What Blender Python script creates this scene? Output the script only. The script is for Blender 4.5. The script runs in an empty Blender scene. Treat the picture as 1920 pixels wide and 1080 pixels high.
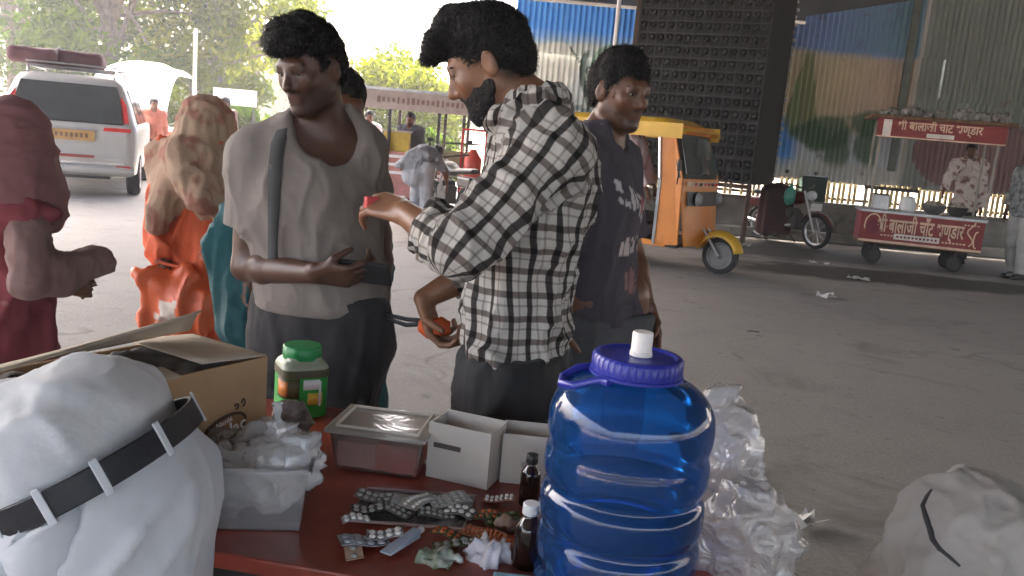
import bpy, math, random
import numpy as np
from mathutils import Vector, Matrix
random.seed(7)
RNG = np.random.default_rng(7)
SC = bpy.context.scene
COL = SC.collection
A3 = lambda *a: np.array(a, dtype=float)

# ------------------------------------------------------------------ camera, world, sun, exposure
CAM_H = 1.42; PITCH = math.radians(10); ROLL = math.radians(5); FPX = 1600.0
_F = A3(0, math.cos(PITCH), -math.sin(PITCH)); _R0 = A3(1, 0, 0); _U0 = A3(0, math.sin(PITCH), math.cos(PITCH))
_R = math.cos(ROLL)*_R0 + math.sin(ROLL)*_U0; _U = -math.sin(ROLL)*_R0 + math.cos(ROLL)*_U0
CAMP = A3(0, 0, CAM_H)
HAZE = .0021
cam_data = bpy.data.cameras.new('camera'); cam = bpy.data.objects.new('camera', cam_data); COL.objects.link(cam)
cam_data.lens = FPX/1920*36; cam_data.sensor_width = 36; cam_data.clip_start = 0.05; cam_data.clip_end = 1500
M4 = Matrix(((_R[0], _U[0], -_F[0], 0), (_R[1], _U[1], -_F[1], 0), (_R[2], _U[2], -_F[2], CAM_H), (0, 0, 0, 1)))
cam.matrix_world = M4
SC.camera = cam
def ray(px, py): return _F + _R*(px-960)/FPX - _U*(py-540)/FPX
def at(px, py, Y):                       # point of the place seen at that photo position, Y metres ahead
    d = ray(px, py); return CAMP + d*(Y/d[1])
def on(px, py, z=0.0):                   # point of the horizontal plane z
    d = ray(px, py); return CAMP + d*((z-CAM_H)/d[2])

SUN_EL = math.radians(52); SUN_DIR = A3(-0.62, 0.78, 0); SUN_DIR /= np.linalg.norm(SUN_DIR)
world = bpy.data.worlds.new('World'); SC.world = world; world.use_nodes = True
wn = world.node_tree; bg = wn.nodes['Background']
sky = wn.nodes.new('ShaderNodeTexSky'); sky.sky_type = 'NISHITA'; sky.sun_disc = False
sky.sun_elevation = SUN_EL; sky.sun_rotation = math.atan2(SUN_DIR[0], SUN_DIR[1])
sky.air_density = 1.0; sky.dust_density = 7.0; sky.ozone_density = 1.0
wn.links.new(sky.outputs[0], bg.inputs[0]); bg.inputs[1].default_value = 0.15
sun_d = bpy.data.lights.new('sun', 'SUN'); sun = bpy.data.objects.new('sun', sun_d); COL.objects.link(sun)
sun_d.energy = 2.0; sun_d.angle = math.radians(0.6); sun_d.color = (1, .95, .86)
sd = Vector((SUN_DIR[0]*math.cos(SUN_EL), SUN_DIR[1]*math.cos(SUN_EL), math.sin(SUN_EL)))
sun.rotation_euler = sd.to_track_quat('Z', 'Y').to_euler(); sun.location = (0, 0, 30)
SC.view_settings.view_transform = 'Standard'; SC.view_settings.look = 'None'
SC.view_settings.use_white_balance = True; SC.view_settings.white_balance_temperature = 6800; SC.view_settings.white_balance_tint = 12
SC.view_settings.gamma = 1; SC.view_settings.use_curve_mapping = False
SC.view_settings.exposure = 3.65
SC.cycles.use_denoising = True
SC.cycles.max_bounces = 8; SC.cycles.volume_bounces = 1; SC.cycles.transparent_max_bounces = 16

# ------------------------------------------------------------------ helpers: names, meshes
def tagit(o, label=None, cat=None, group=None, kind=None):
    if label: o['label'] = label
    if cat: o['category'] = cat
    if group: o['group'] = group
    if kind: o['kind'] = kind
    return o
def thing(name, label, cat, loc=(0, 0, 0), group=None, rz=0):
    o = bpy.data.objects.new(name, None); COL.objects.link(o); o.location = [float(v) for v in loc]
    o.rotation_euler = (0, 0, rz); o.empty_display_size = .1
    return tagit(o, label, cat, group)
def nrm(v):
    v = np.asarray(v, float); return v/(np.linalg.norm(v)+1e-12)
class MB:
    def __init__(s): s.v = []; s.f = []
    def add(s, vs, fs):
        n = len(s.v); s.v += [tuple(map(float, v)) for v in vs]; s.f += [tuple(i+n for i in f) for f in fs]; return s
    def box(s, c, size, rz=0, R=None, taper=1.0):
        hx, hy, hz = [q/2 for q in size]; c = np.asarray(c, float)
        vs = [A3(x*hx*(taper if z > 0 else 1), y*hy*(taper if z > 0 else 1), z*hz) for z in (-1, 1) for y in (-1, 1) for x in (-1, 1)]
        if R is None:
            R = np.array([[math.cos(rz), -math.sin(rz), 0], [math.sin(rz), math.cos(rz), 0], [0, 0, 1]])
        return s.add([c+R@v for v in vs], [(0, 2, 3, 1), (4, 5, 7, 6), (0, 1, 5, 4), (2, 6, 7, 3), (0, 4, 6, 2), (1, 3, 7, 5)])
    def bar(s, a, b, w, h=None, up=(0, 0, 1)):
        a = np.asarray(a, float); b = np.asarray(b, float); d = nrm(b-a); h = h or w
        x = np.cross(d, up)
        if np.linalg.norm(x) < 1e-3: x = np.cross(d, (0, 1, 0))
        x = nrm(x); z = np.cross(x, d)
        return s.box((a+b)/2, (w, np.linalg.norm(b-a), h), R=np.stack([x, d, z], 1))
    def tube(s, pts, r, n=8, closed=False, caps=True):
        pts = [np.asarray(p, float) for p in pts]; m = len(pts); rs = r if hasattr(r, '__len__') else [r]*m
        base = len(s.v); px = None
        for i, p in enumerate(pts):
            if closed: d = nrm(pts[(i+1) % m]-pts[i-1])
            else: d = nrm(pts[min(i+1, m-1)]-pts[max(i-1, 0)])
            if px is None:
                px = np.cross(d, (0, 0, 1))
                if np.linalg.norm(px) < 1e-2: px = np.cross(d, (1, 0, 0))
            px = nrm(px-d*np.dot(px, d)); py = np.cross(d, px)
            for k in range(n):
                a = 2*math.pi*k/n; s.v.append(tuple(p+rs[i]*(math.cos(a)*px+math.sin(a)*py)))
        for i in range(m if closed else m-1):
            for k in range(n):
                a = base+i*n+k; b = base+i*n+(k+1) % n; j = (i+1) % m
                s.f.append((a, base+j*n+k, base+j*n+(k+1) % n, b))
        if caps and not closed:
            s.f.append(tuple(base+k for k in range(n))); s.f.append(tuple(base+(m-1)*n+k for k in reversed(range(n))))
        return s
    def lathe(s, prof, c=(0, 0, 0), n=48, R=None, sx=1, sy=1, fn=None, caps=True):
        c = np.asarray(c, float); base = len(s.v); R = np.eye(3) if R is None else R
        for i, (r, z) in enumerate(prof):
            for k in range(n):
                a = 2*math.pi*k/n; rr = r*(fn(a, z) if fn else 1)
                s.v.append(tuple(c+R@A3(rr*math.cos(a)*sx, rr*math.sin(a)*sy, z)))
        for i in range(len(prof)-1):
            for k in range(n):
                a = base+i*n+k; b = base+i*n+(k+1) % n; s.f.append((a, b, b+n, a+n))
        if caps: s.f.append(tuple(base+k for k in reversed(range(n)))); q = base+(len(prof)-1)*n; s.f.append(tuple(q+k for k in range(n)))
        return s
    def prism(s, outline, ext):               # outline: 3D points (planar); extruded by the vector ext
        n = len(outline); o = [np.asarray(p, float) for p in outline]; e = np.asarray(ext, float)
        return s.add(o+[p+e for p in o], [tuple(reversed(range(n))), tuple(range(n, 2*n))]+[(i, (i+1) % n, (i+1) % n+n, i+n) for i in range(n)])
    def disc(s, c, axis, r, th, n=24):
        ax = nrm(axis); return s.tube([np.asarray(c)-ax*th/2, np.asarray(c)+ax*th/2], r, n)
    def build(s, name, mat, parent=None, smooth=False, bevel=0, label=None, seg=2, base=None, angle=None):
        v = np.array(s.v)
        if parent is not None and base is None: v = v-np.array(parent_base(parent))
        me = bpy.data.meshes.new(name); me.from_pydata(v.tolist(), [], s.f); me.update()
        import bmesh
        bm = bmesh.new(); bm.from_mesh(me); bmesh.ops.recalc_face_normals(bm, faces=bm.faces); bm.to_mesh(me); bm.free()
        o = bpy.data.objects.new(name, me); COL.objects.link(o)
        if mat is not None: me.materials.append(mat)
        if smooth:
            me.polygons.foreach_set('use_smooth', [True]*len(me.polygons))
            if smooth != 'all':
                sharp_edges(me, 38)
        if parent is not None: o.parent = parent
        if bevel:
            m = o.modifiers.new('bevel', 'BEVEL'); m.width = bevel; m.segments = seg; m.limit_method = 'ANGLE'; m.angle_limit = math.radians(40)
        if label: o['label'] = label
        return o
def sharp_edges(me, deg):
    import bmesh
    bm = bmesh.new(); bm.from_mesh(me)
    for e in bm.edges:
        if len(e.link_faces) == 2 and e.calc_face_angle(0) > math.radians(deg): e.smooth = False
    bm.to_mesh(me); bm.free()
def parent_base(p):
    b = np.zeros(3)
    while p is not None:
        b += np.array(p.location); p = p.parent
    return b
def share(o, loc, parent=None, rot=None, name=None):      # another object on the same mesh
    c = o.copy(); COL.objects.link(c); c.location = [float(x) for x in loc]
    if rot is not None: c.rotation_euler = rot
    if parent is not None: c.parent = parent
    return c
def raw(name, v, f, mat, parent=None, smooth=True, attrs=None, base=None):
    v = np.asarray(v, float)
    if parent is not None and base is None: v = v-parent_base(parent)
    me = bpy.data.meshes.new(name); f = np.asarray(f, dtype=np.int32)
    me.vertices.add(len(v)); me.vertices.foreach_set('co', v.astype(np.float32).ravel())
    nf, k = f.shape
    me.loops.add(nf*k); me.loops.foreach_set('vertex_index', f.ravel())
    me.polygons.add(nf); me.polygons.foreach_set('loop_start', np.arange(0, nf*k, k, dtype=np.int32))
    me.polygons.foreach_set('use_smooth', np.full(nf, smooth)); me.update(calc_edges=True)
    for an, (ty, arr) in (attrs or {}).items():
        a = me.attributes.new(an, ty, 'POINT'); a.data.foreach_set('color' if 'COLOR' in ty else 'vector', np.asarray(arr, np.float32).ravel())
    if mat is not None: me.materials.append(mat)
    o = bpy.data.objects.new(name, me); COL.objects.link(o)
    if parent is not None: o.parent = parent
    return o

# ------------------------------------------------------------------ numpy noise
def _hash(i, j, k, seed):
    h = (i.astype(np.int64)*374761393+j.astype(np.int64)*668265263+k.astype(np.int64)*2147483647+seed*1274126177) & 0xffffffff
    h = ((h ^ (h >> 13))*1274126177) & 0xffffffff; h = (h ^ (h >> 16)) & 0xffff
    return h/65535.0
def vnoise(P, seed=0):
    F = np.floor(P); t = P-F; t = t*t*(3-2*t); I = F.astype(np.int64); r = 0
    for a in (0, 1):
        for b in (0, 1):
            for c in (0, 1):
                w = (t[:, 0] if a else 1-t[:, 0])*(t[:, 1] if b else 1-t[:, 1])*(t[:, 2] if c else 1-t[:, 2])
                r = r+w*_hash(I[:, 0]+a, I[:, 1]+b, I[:, 2]+c, seed)
    return r
def fbm(P, seed=0, o=3):
    r = 0; a = .5
    for i in range(o): r = r+a*vnoise(P*2**i, seed+i*17); a *= .5
    return r
def ridged(P, seed=0): return (1-np.abs(2*vnoise(P, seed)-1))**2

# ------------------------------------------------------------------ signed distance field bodies
class SDF:
    def __init__(s, lo, hi, h):
        s.lo = np.asarray(lo, float); s.h = h; s.n = np.ceil((np.asarray(hi)-s.lo)/h).astype(int)+1
        s.d = np.ones(s.n, np.float32)
    def _sl(s, lo, hi):
        a = np.clip(np.floor((lo-s.lo)/s.h).astype(int), 0, s.n); b = np.clip(np.ceil((hi-s.lo)/s.h).astype(int)+1, 0, s.n)
        if np.any(b <= a): return None, None
        sl = tuple(slice(a[i], b[i]) for i in range(3))
        g = [(s.lo[i]+s.h*np.arange(a[i], b[i])).astype(np.float32) for i in range(3)]
        return sl, (g[0][:, None, None], g[1][None, :, None], g[2][None, None, :])
    def _mix(s, sl, dn, k, mode):
        d = s.d[sl]
        if mode == 'sub':
            dn = -dn; h = np.maximum(k-np.abs(d-dn), 0)/max(k, 1e-6); s.d[sl] = np.maximum(d, dn)+h*h*k*.25
        else:
            h = np.maximum(k-np.abs(d-dn), 0)/max(k, 1e-6); s.d[sl] = np.minimum(d, dn)-h*h*k*.25
    def cap(s, a, b, ra, rb=None, k=.02, flat=None, mode='add', end=False, start=False):
        a = np.asarray(a, float); b = np.asarray(b, float); rb = ra if rb is None else rb
        m = max(ra, rb)*(max(1, flat[1]) if flat else 1)+k+3*s.h
        sl, g = s._sl(np.minimum(a, b)-m, np.maximum(a, b)+m)
        if sl is None: return s
        ab = b-a; L2 = float(ab@ab)+1e-12
        q = [g[i]-np.float32(a[i]) for i in range(3)]
        dot = q[0]*ab[0]+q[1]*ab[1]+q[2]*ab[2]
        t = np.clip(dot/L2, 0, 1); v = [q[i]-t*ab[i] for i in range(3)]
        n2 = v[0]**2+v[1]**2+v[2]**2; sc = 1
        if flat:
            w = nrm(flat[0]); fc = flat[1]; vw = v[0]*w[0]+v[1]*w[1]+v[2]*w[2]
            n2 = n2+vw**2*(1/fc**2-1); sc = min(1, fc)
        dn = (np.sqrt(np.maximum(n2, 0))-(ra+(rb-ra)*t))*(sc if sc == 1 else (sc+1)/2)
        L = math.sqrt(L2)
        if end: dn = np.maximum(dn, (dot-L2)/L)
        if start: dn = np.maximum(dn, -dot/L)
        s._mix(sl, dn.astype(np.float32), k, mode); return s
    def ell(s, c, R, r, k=.02, mode='add'):   # R rows: the axes, r radii
        c = np.asarray(c, float); m = max(r)+k+3*s.h; sl, g = s._sl(c-m, c+m)
        if sl is None: return s
        q = [g[i]-np.float32(c[i]) for i in range(3)]; k0 = 0; k1 = 0
        for i in range(3):
            e = q[0]*R[i][0]+q[1]*R[i][1]+q[2]*R[i][2]; k0 = k0+(e/r[i])**2; k1 = k1+(e/r[i]**2)**2
        k0 = np.sqrt(k0); k1 = np.sqrt(k1)+1e-6
        s._mix(sl, (k0*(k0-1)/k1).astype(np.float32), k, mode); return s
    def box(s, c, R, half, rad=.01, k=.01, mode='add'):
        c = np.asarray(c, float); m = float(np.linalg.norm(half))+k+3*s.h; sl, g = s._sl(c-m, c+m)
        if sl is None: return s
        q = [g[i]-np.float32(c[i]) for i in range(3)]
        e = [np.abs(q[0]*R[i][0]+q[1]*R[i][1]+q[2]*R[i][2])-(half[i]-rad) for i in range(3)]
        o = np.sqrt(sum(np.maximum(x, 0)**2 for x in e)); inn = np.minimum(np.maximum(np.maximum(e[0], e[1]), e[2]), 0)
        s._mix(sl, (o+inn-rad).astype(np.float32), k, mode); return s
    def cut(s, p, n):                         # keep the side the normal points away from
        n = nrm(n); sl, g = s._sl(s.lo, s.lo+s.h*s.n)
        s.d = np.maximum(s.d, ((g[0]-p[0])*n[0]+(g[1]-p[1])*n[1]+(g[2]-p[2])*n[2]).astype(np.float32)); return s
    def mesh(s):
        d = s.d; d[0] = d[-1] = 1; d[:, 0] = d[:, -1] = 1; d[:, :, 0] = d[:, :, -1] = 1
        ins = d < 0; N = s.n-1; nc = int(N[0]*N[1]*N[2]); st = (int(N[1]*N[2]), int(N[2]), 1)
        ids = []; pos = []; quads = []
        for ax in range(3):
            a = [slice(None)]*3; b = [slice(None)]*3; a[ax] = slice(0, -1); b[ax] = slice(1, None)
            A = ins[tuple(a)]; B = ins[tuple(b)]; idx = np.argwhere(A != B)
            da = d[tuple(a)][tuple(idx.T)]; e = idx.copy(); e[:, ax] += 1; db = d[tuple(e.T)]
            t = da/(da-db); p = idx.astype(float); p[:, ax] += t
            o1, o2 = [(1, 2), (2, 0), (0, 1)][ax]
            cs = []
            for (u, w) in ((-1, -1), (0, -1), (0, 0), (-1, 0)):
                c = idx.copy(); c[:, o1] += u; c[:, o2] += w; cs.append(c[:, 0]*st[0]+c[:, 1]*st[1]+c[:, 2])
            for c in cs: ids.append(c); pos.append(p)
            q = np.stack(cs, 1); fl = A[tuple(idx.T)]; q[~fl] = q[~fl][:, ::-1]; quads.append(q)
        ids = np.concatenate(ids); pos = np.concatenate(pos); q = np.concatenate(quads)
        u, inv = np.unique(ids, return_inverse=True); cnt = np.bincount(inv)
        V = np.stack([np.bincount(inv, pos[:, i])/cnt for i in range(3)], 1)*s.h+s.lo
        Q = np.searchsorted(u, q)
        return V, Q
def vnormals(V, Q):
    n = np.cross(V[Q[:, 2]]-V[Q[:, 0]], V[Q[:, 3]]-V[Q[:, 1]]); N = np.zeros_like(V)
    for i in range(4):
        for a in range(3): N[:, a] += np.bincount(Q[:, i], n[:, a], len(V))
    return N/(np.linalg.norm(N, axis=1, keepdims=True)+1e-12)
def smoothv(V, Q, it=2):
    E = np.concatenate([Q[:, [0, 1]], Q[:, [1, 2]], Q[:, [2, 3]], Q[:, [3, 0]]]); E = np.concatenate([E, E[:, ::-1]])
    c = np.bincount(E[:, 0], minlength=len(V))[:, None]+1e-9
    for _ in range(it):
        S = np.stack([np.bincount(E[:, 0], V[E[:, 1], a], len(V)) for a in range(3)], 1)/c; V = V*.4+S*.6
    return V
def sdf_obj(name, S, mat, parent, disp=None, smooth=2, attrs=None):
    V, Q = S.mesh()
    if len(V) == 0: return None
    V = smoothv(V, Q, smooth); N = vnormals(V, Q)
    at_ = attrs(V, N) if attrs else None
    if disp is not None: V = V+N*disp(V, N)[:, None]
    return raw(name, V, Q, mat, parent, True, at_)

# ------------------------------------------------------------------ materials
MATS = {}
def nd(t, ty, **kw):
    n = t.nodes.new(ty)
    for k, v in kw.items(): setattr(n, k, v)
    return n
def mat(name, col, rough=.6, var=.18, scale=6, bump=.15, bscale=60, metal=0, spec=.5, var2=None, emit=None, trans=0, sheen=0, coords='Object', stain=None, attr=None, dist=.004, sss=0, backface=0):
    if name in MATS: return MATS[name]
    m = bpy.data.materials.new(name); m.use_nodes = True; t = m.node_tree; b = t.nodes['Principled BSDF']; L = t.links.new
    tc = nd(t, 'ShaderNodeTexCoord'); co = tc.outputs[coords]
    no = nd(t, 'ShaderNodeTexNoise'); no.inputs['Scale'].default_value = scale; no.inputs['Detail'].default_value = 6; no.inputs['Roughness'].default_value = .6
    L(co, no.inputs['Vector'])
    mx = nd(t, 'ShaderNodeMix', data_type='RGBA', blend_type='MIX')
    c = (*col, 1); lo = tuple(x*(1-var) for x in col)+(1,); hi = tuple(min(1, x*(1+var)) for x in col)+(1,)
    if var2: hi = (*var2, 1)
    mr = nd(t, 'ShaderNodeMapRange'); mr.inputs[1].default_value = .32; mr.inputs[2].default_value = .68; L(no.outputs[0], mr.inputs[0])
    L(mr.outputs[0], mx.inputs[0]); mx.inputs[6].default_value = lo; mx.inputs[7].default_value = hi
    out = mx.outputs[2]
    if attr:
        an = nd(t, 'ShaderNodeAttribute', attribute_name=attr); m2 = nd(t, 'ShaderNodeMix', data_type='RGBA', blend_type='MULTIPLY'); m2.inputs[0].default_value = 1
        L(an.outputs['Color'], m2.inputs[6]); L(out, m2.inputs[7]); out = m2.outputs[2]
    if stain:
        n2 = nd(t, 'ShaderNodeTexNoise'); n2.inputs['Scale'].default_value = stain[1]; n2.inputs['Detail'].default_value = 8; L(co, n2.inputs['Vector'])
        r2 = nd(t, 'ShaderNodeMapRange'); r2.inputs[1].default_value = stain[2]; r2.inputs[2].default_value = stain[2]+.12; L(n2.outputs[0], r2.inputs[0])
        m3 = nd(t, 'ShaderNodeMix', data_type='RGBA'); L(r2.outputs[0], m3.inputs[0]); L(out, m3.inputs[6]); m3.inputs[7].default_value = (*stain[0], 1); out = m3.outputs[2]
    L(out, b.inputs['Base Color'])
    b.inputs['Roughness'].default_value = rough; b.inputs['Metallic'].default_value = metal
    b.inputs['Specular IOR Level'].default_value = spec
    if sheen: b.inputs['Sheen Weight'].default_value = sheen
    if trans: b.inputs['Transmission Weight'].default_value = trans
    if sss:
        b.inputs['Subsurface Weight'].default_value = sss; b.inputs['Subsurface Radius'].default_value = (.02, .008, .004); b.inputs['Subsurface Scale'].default_value = .3
    if emit: b.inputs['Emission Color'].default_value = (*emit[0], 1); b.inputs['Emission Strength'].default_value = emit[1]
    if bump:
        nb = nd(t, 'ShaderNodeTexNoise'); nb.inputs['Scale'].default_value = bscale; nb.inputs['Detail'].default_value = 5; L(co, nb.inputs['Vector'])
        bp = nd(t, 'ShaderNodeBump'); bp.inputs['Strength'].default_value = bump; bp.inputs['Distance'].default_value = dist; L(nb.outputs[0], bp.inputs['Height']); L(bp.outputs[0], b.inputs['Normal'])
    MATS[name] = m; return m
def plastic_film(name, tint=(.85, .85, .88), alpha=.45, rough=.15, bump=.6, bscale=25):
    if name in MATS: return MATS[name]
    m = bpy.data.materials.new(name); m.use_nodes = True; t = m.node_tree; L = t.links.new; t.nodes.remove(t.nodes['Principled BSDF']); out = t.nodes['Material Output']
    tr = nd(t, 'ShaderNodeBsdfTransparent'); tr.inputs[0].default_value = (.95, .95, .95, 1)
    df = nd(t, 'ShaderNodeBsdfDiffuse'); df.inputs[0].default_value = (*tint, 1); tl = nd(t, 'ShaderNodeBsdfTranslucent'); tl.inputs[0].default_value = (*tint, 1)
    gl = nd(t, 'ShaderNodeBsdfGlossy'); gl.inputs[0].default_value = (1, 1, 1, 1); gl.inputs[1].default_value = rough
    fr = nd(t, 'ShaderNodeFresnel'); fr.inputs[0].default_value = 1.5
    tc = nd(t, 'ShaderNodeTexCoord'); n = nd(t, 'ShaderNodeTexNoise'); n.inputs['Scale'].default_value = bscale; n.inputs['Detail'].default_value = 4; n.inputs['Distortion'].default_value = 1.2; L(tc.outputs['Object'], n.inputs['Vector'])
    bp = nd(t, 'ShaderNodeBump'); bp.inputs['Strength'].default_value = bump; bp.inputs['Distance'].default_value = .02; L(n.outputs[0], bp.inputs['Height'])
    for q in (df, gl, fr, tl): L(bp.outputs[0], q.inputs['Normal'])
    m0 = nd(t, 'ShaderNodeMixShader'); m0.inputs[0].default_value = .4; L(df.outputs[0], m0.inputs[1]); L(tl.outputs[0], m0.inputs[2])
    m1 = nd(t, 'ShaderNodeMixShader'); m1.inputs[0].default_value = alpha; L(tr.outputs[0], m1.inputs[1]); L(m0.outputs[0], m1.inputs[2])
    ma = nd(t, 'ShaderNodeMath', operation='MULTIPLY_ADD'); ma.inputs[1].default_value = 1.0; ma.inputs[2].default_value = .06; L(fr.outputs[0], ma.inputs[0])
    m2 = nd(t, 'ShaderNodeMixShader'); L(ma.outputs[0], m2.inputs[0]); L(m1.outputs[0], m2.inputs[1]); L(gl.outputs[0], m2.inputs[2]); L(m2.outputs[0], out.inputs[0])
    MATS[name] = m; return m

def text_mesh(name, body, size, origin, xdir, ydir, mat_, parent, ext=.001, align='CENTER', shear=0, spacing=1.0, bold=0, sx=1.0, fitw=None):
    cu = bpy.data.curves.new('t', 'FONT'); cu.body = body; cu.size = size; cu.extrude = ext; cu.align_x = align; cu.align_y = 'CENTER'; cu.shear = shear; cu.space_character = spacing; cu.offset = bold; cu.resolution_u = 2
    tmp = bpy.data.objects.new('t', cu); COL.objects.link(tmp); dg = bpy.context.evaluated_depsgraph_get(); dg.update()
    me = bpy.data.meshes.new_from_object(tmp.evaluated_get(dg)); bpy.data.objects.remove(tmp); bpy.data.curves.remove(cu)
    if fitw: xs_ = [v.co.x for v in me.vertices]; sx = fitw/(max(xs_)-min(xs_)+1e-9)
    x = nrm(xdir); y = nrm(ydir); z = np.cross(x, y); o = np.asarray(origin, float)-parent_base(parent)
    me.transform(Matrix(((x[0]*sx, y[0], z[0], o[0]), (x[1]*sx, y[1], z[1], o[1]), (x[2]*sx, y[2], z[2], o[2]), (0, 0, 0, 1))))
    me.materials.clear(); me.materials.append(mat_)
    ob = bpy.data.objects.new(name, me); COL.objects.link(ob); ob.parent = parent; return ob
# ------------------------------------------------------------------ shared materials
m_black = mat('black_plastic', (.02, .02, .022), .45, bump=.05)
m_rubber = mat('rubber', (.025, .025, .026), .85, bump=.3)
m_steel = mat('steel', (.45, .45, .46), .35, metal=.9, bump=.05)
m_chrome = mat('chrome', (.7, .7, .72), .15, metal=1, bump=0)
m_white = mat('white_plastic', (.78, .78, .77), .4, bump=.03, var=.05)
m_dark = mat('dark_iron', (.04, .035, .032), .6, bump=.2)
m_brownw = mat('brown_wood', (.16, .085, .045), .7, var=.4, scale=12, bump=.3)
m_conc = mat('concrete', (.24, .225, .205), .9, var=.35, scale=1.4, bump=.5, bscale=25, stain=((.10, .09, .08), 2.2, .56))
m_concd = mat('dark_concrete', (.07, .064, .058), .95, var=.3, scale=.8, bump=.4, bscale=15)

def road_material():
    m = bpy.data.materials.new('asphalt'); m.use_nodes = True; t = m.node_tree; b = t.nodes['Principled BSDF']; L = t.links.new
    g = nd(t, 'ShaderNodeNewGeometry')
    def noise(s, d=6, r=.6, dist=0):
        n = nd(t, 'ShaderNodeTexNoise'); n.inputs['Scale'].default_value = s; n.inputs['Detail'].default_value = d; n.inputs['Roughness'].default_value = r; n.inputs['Distortion'].default_value = dist; L(g.outputs['Position'], n.inputs['Vector']); return n.outputs[0]
    def ramp(v, a, c):
        r = nd(t, 'ShaderNodeMapRange'); r.inputs[1].default_value = a; r.inputs[2].default_value = c; L(v, r.inputs[0]); return r.outputs[0]
    def mix(f, a, c2, bt='MIX'):
        x = nd(t, 'ShaderNodeMix', data_type='RGBA', blend_type=bt)
        if hasattr(f, 'links'): L(f, x.inputs[0])
        else: x.inputs[0].default_value = f
        for q, i in ((a, 6), (c2, 7)):
            if hasattr(q, 'links'): L(q, x.inputs[i])
            else: x.inputs[i].default_value = (*q, 1)
        return x.outputs[2]
    base = mix(ramp(noise(.35, 5), .3, .7), (.245, .225, .208), (.305, .282, .262))
    base = mix(ramp(noise(2.6, 8, .7, .4), .52, .75), base, (.205, .187, .172))
    base = mix(ramp(noise(45, 4, .8), .45, .8), base, (.40, .37, .345))
    base = mix(ramp(noise(120, 3, .8), .55, .8), base, (.08, .075, .07))
    vo = nd(t, 'ShaderNodeTexVoronoi'); vo.feature = 'DISTANCE_TO_EDGE'; vo.inputs['Scale'].default_value = .38
    wv = nd(t, 'ShaderNodeVectorMath', operation='ADD'); nn = nd(t, 'ShaderNodeTexNoise'); nn.inputs['Scale'].default_value = 1.3; nn.inputs['Detail'].default_value = 6; L(g.outputs['Position'], nn.inputs['Vector']); L(g.outputs['Position'], wv.inputs[0]); L(nn.outputs['Color'], wv.inputs[1]); L(wv.outputs[0], vo.inputs['Vector'])
    ck = nd(t, 'ShaderNodeMath', operation='MULTIPLY'); L(ramp(vo.outputs[0], .012, .002), ck.inputs[0]); L(ramp(noise(.7, 3), .50, .62), ck.inputs[1]); base = mix(ck.outputs[0], base, (.17, .155, .14))
    base = mix(ramp(noise(5.5, 3, .5), .66, .74), base, (.17, .155, .14)); base = mix(ramp(noise(.9, 6, .65, 1.2), .56, .68), base, (.195, .178, .162)); base = mix(ramp(noise(14, 2, .5), .72, .76), base, (.12, .11, .10))
    # a damp dirty patch in front of the snack cart
    def blob(cx, cy, rx, ry):
        mp = nd(t, 'ShaderNodeMapping'); mp.vector_type = 'TEXTURE'; mp.inputs['Location'].default_value = (cx, cy, 0); mp.inputs['Scale'].default_value = (rx, ry, 1); L(g.outputs['Position'], mp.inputs[0])
        ln = nd(t, 'ShaderNodeVectorMath', operation='LENGTH'); L(mp.outputs[0], ln.inputs[0])
        ad = nd(t, 'ShaderNodeMath', operation='ADD'); L(ln.outputs['Value'], ad.inputs[0]); L(noise(1.6, 5, .6), ad.inputs[1]); return ramp(ad.outputs[0], 1.62, 1.3)
    s1 = blob(5.1, 11.4, 2.6, .75); base = mix(s1, base, (.045, .038, .034))
    s2 = blob(6.2, 14.0, 6.5, 1.6); base = mix(s2, base, (.075, .067, .060))
    L(base, b.inputs['Base Color'])
    rr = nd(t, 'ShaderNodeMapRange'); rr.inputs[3].default_value = .62; rr.inputs[4].default_value = .85; L(noise(3, 5), rr.inputs[0]); L(rr.outputs[0], b.inputs['Roughness'])
    bp = nd(t, 'ShaderNodeBump'); bp.inputs['Strength'].default_value = .5; bp.inputs['Distance'].default_value = .006; L(noise(70, 6, .8), bp.inputs['Height']); L(bp.outputs[0], b.inputs['Normal'])
    return m
m_road = road_material()
m_dirt = mat('dry_earth', (.26, .21, .15), .95, var=.3, scale=.6, bump=.5, bscale=8, dist=.02)

# ------------------------------------------------------------------ ground, road
def sheet(name, x0, x1, y0, y1, z, m, kind='structure'):
    o = MB().add([(x0, y0, z), (x1, y0, z), (x1, y1, z), (x0, y1, z)], [(0, 1, 2, 3)]).build(name, m); o['kind'] = kind; return o
sheet('ground', -140, 140, -40, 160, -.02, m_dirt)
sheet('road', -60, 60, -30, 27, 0, m_road)

hz_m = bpy.data.materials.new('dusty_air'); hz_m.use_nodes = True; t_ = hz_m.node_tree; t_.nodes.remove(t_.nodes['Principled BSDF'])
pv = t_.nodes.new('ShaderNodeVolumePrincipled'); pv.inputs['Color'].default_value = (.93, .94, 1, 1); pv.inputs['Density'].default_value = HAZE; pv.inputs['Anisotropy'].default_value = .35; t_.links.new(pv.outputs[0], t_.nodes['Material Output'].inputs['Volume'])
o = MB().box((0, 60, 7), (284, 204, 16.2)).build('haze', hz_m); o['kind'] = 'stuff'
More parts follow.
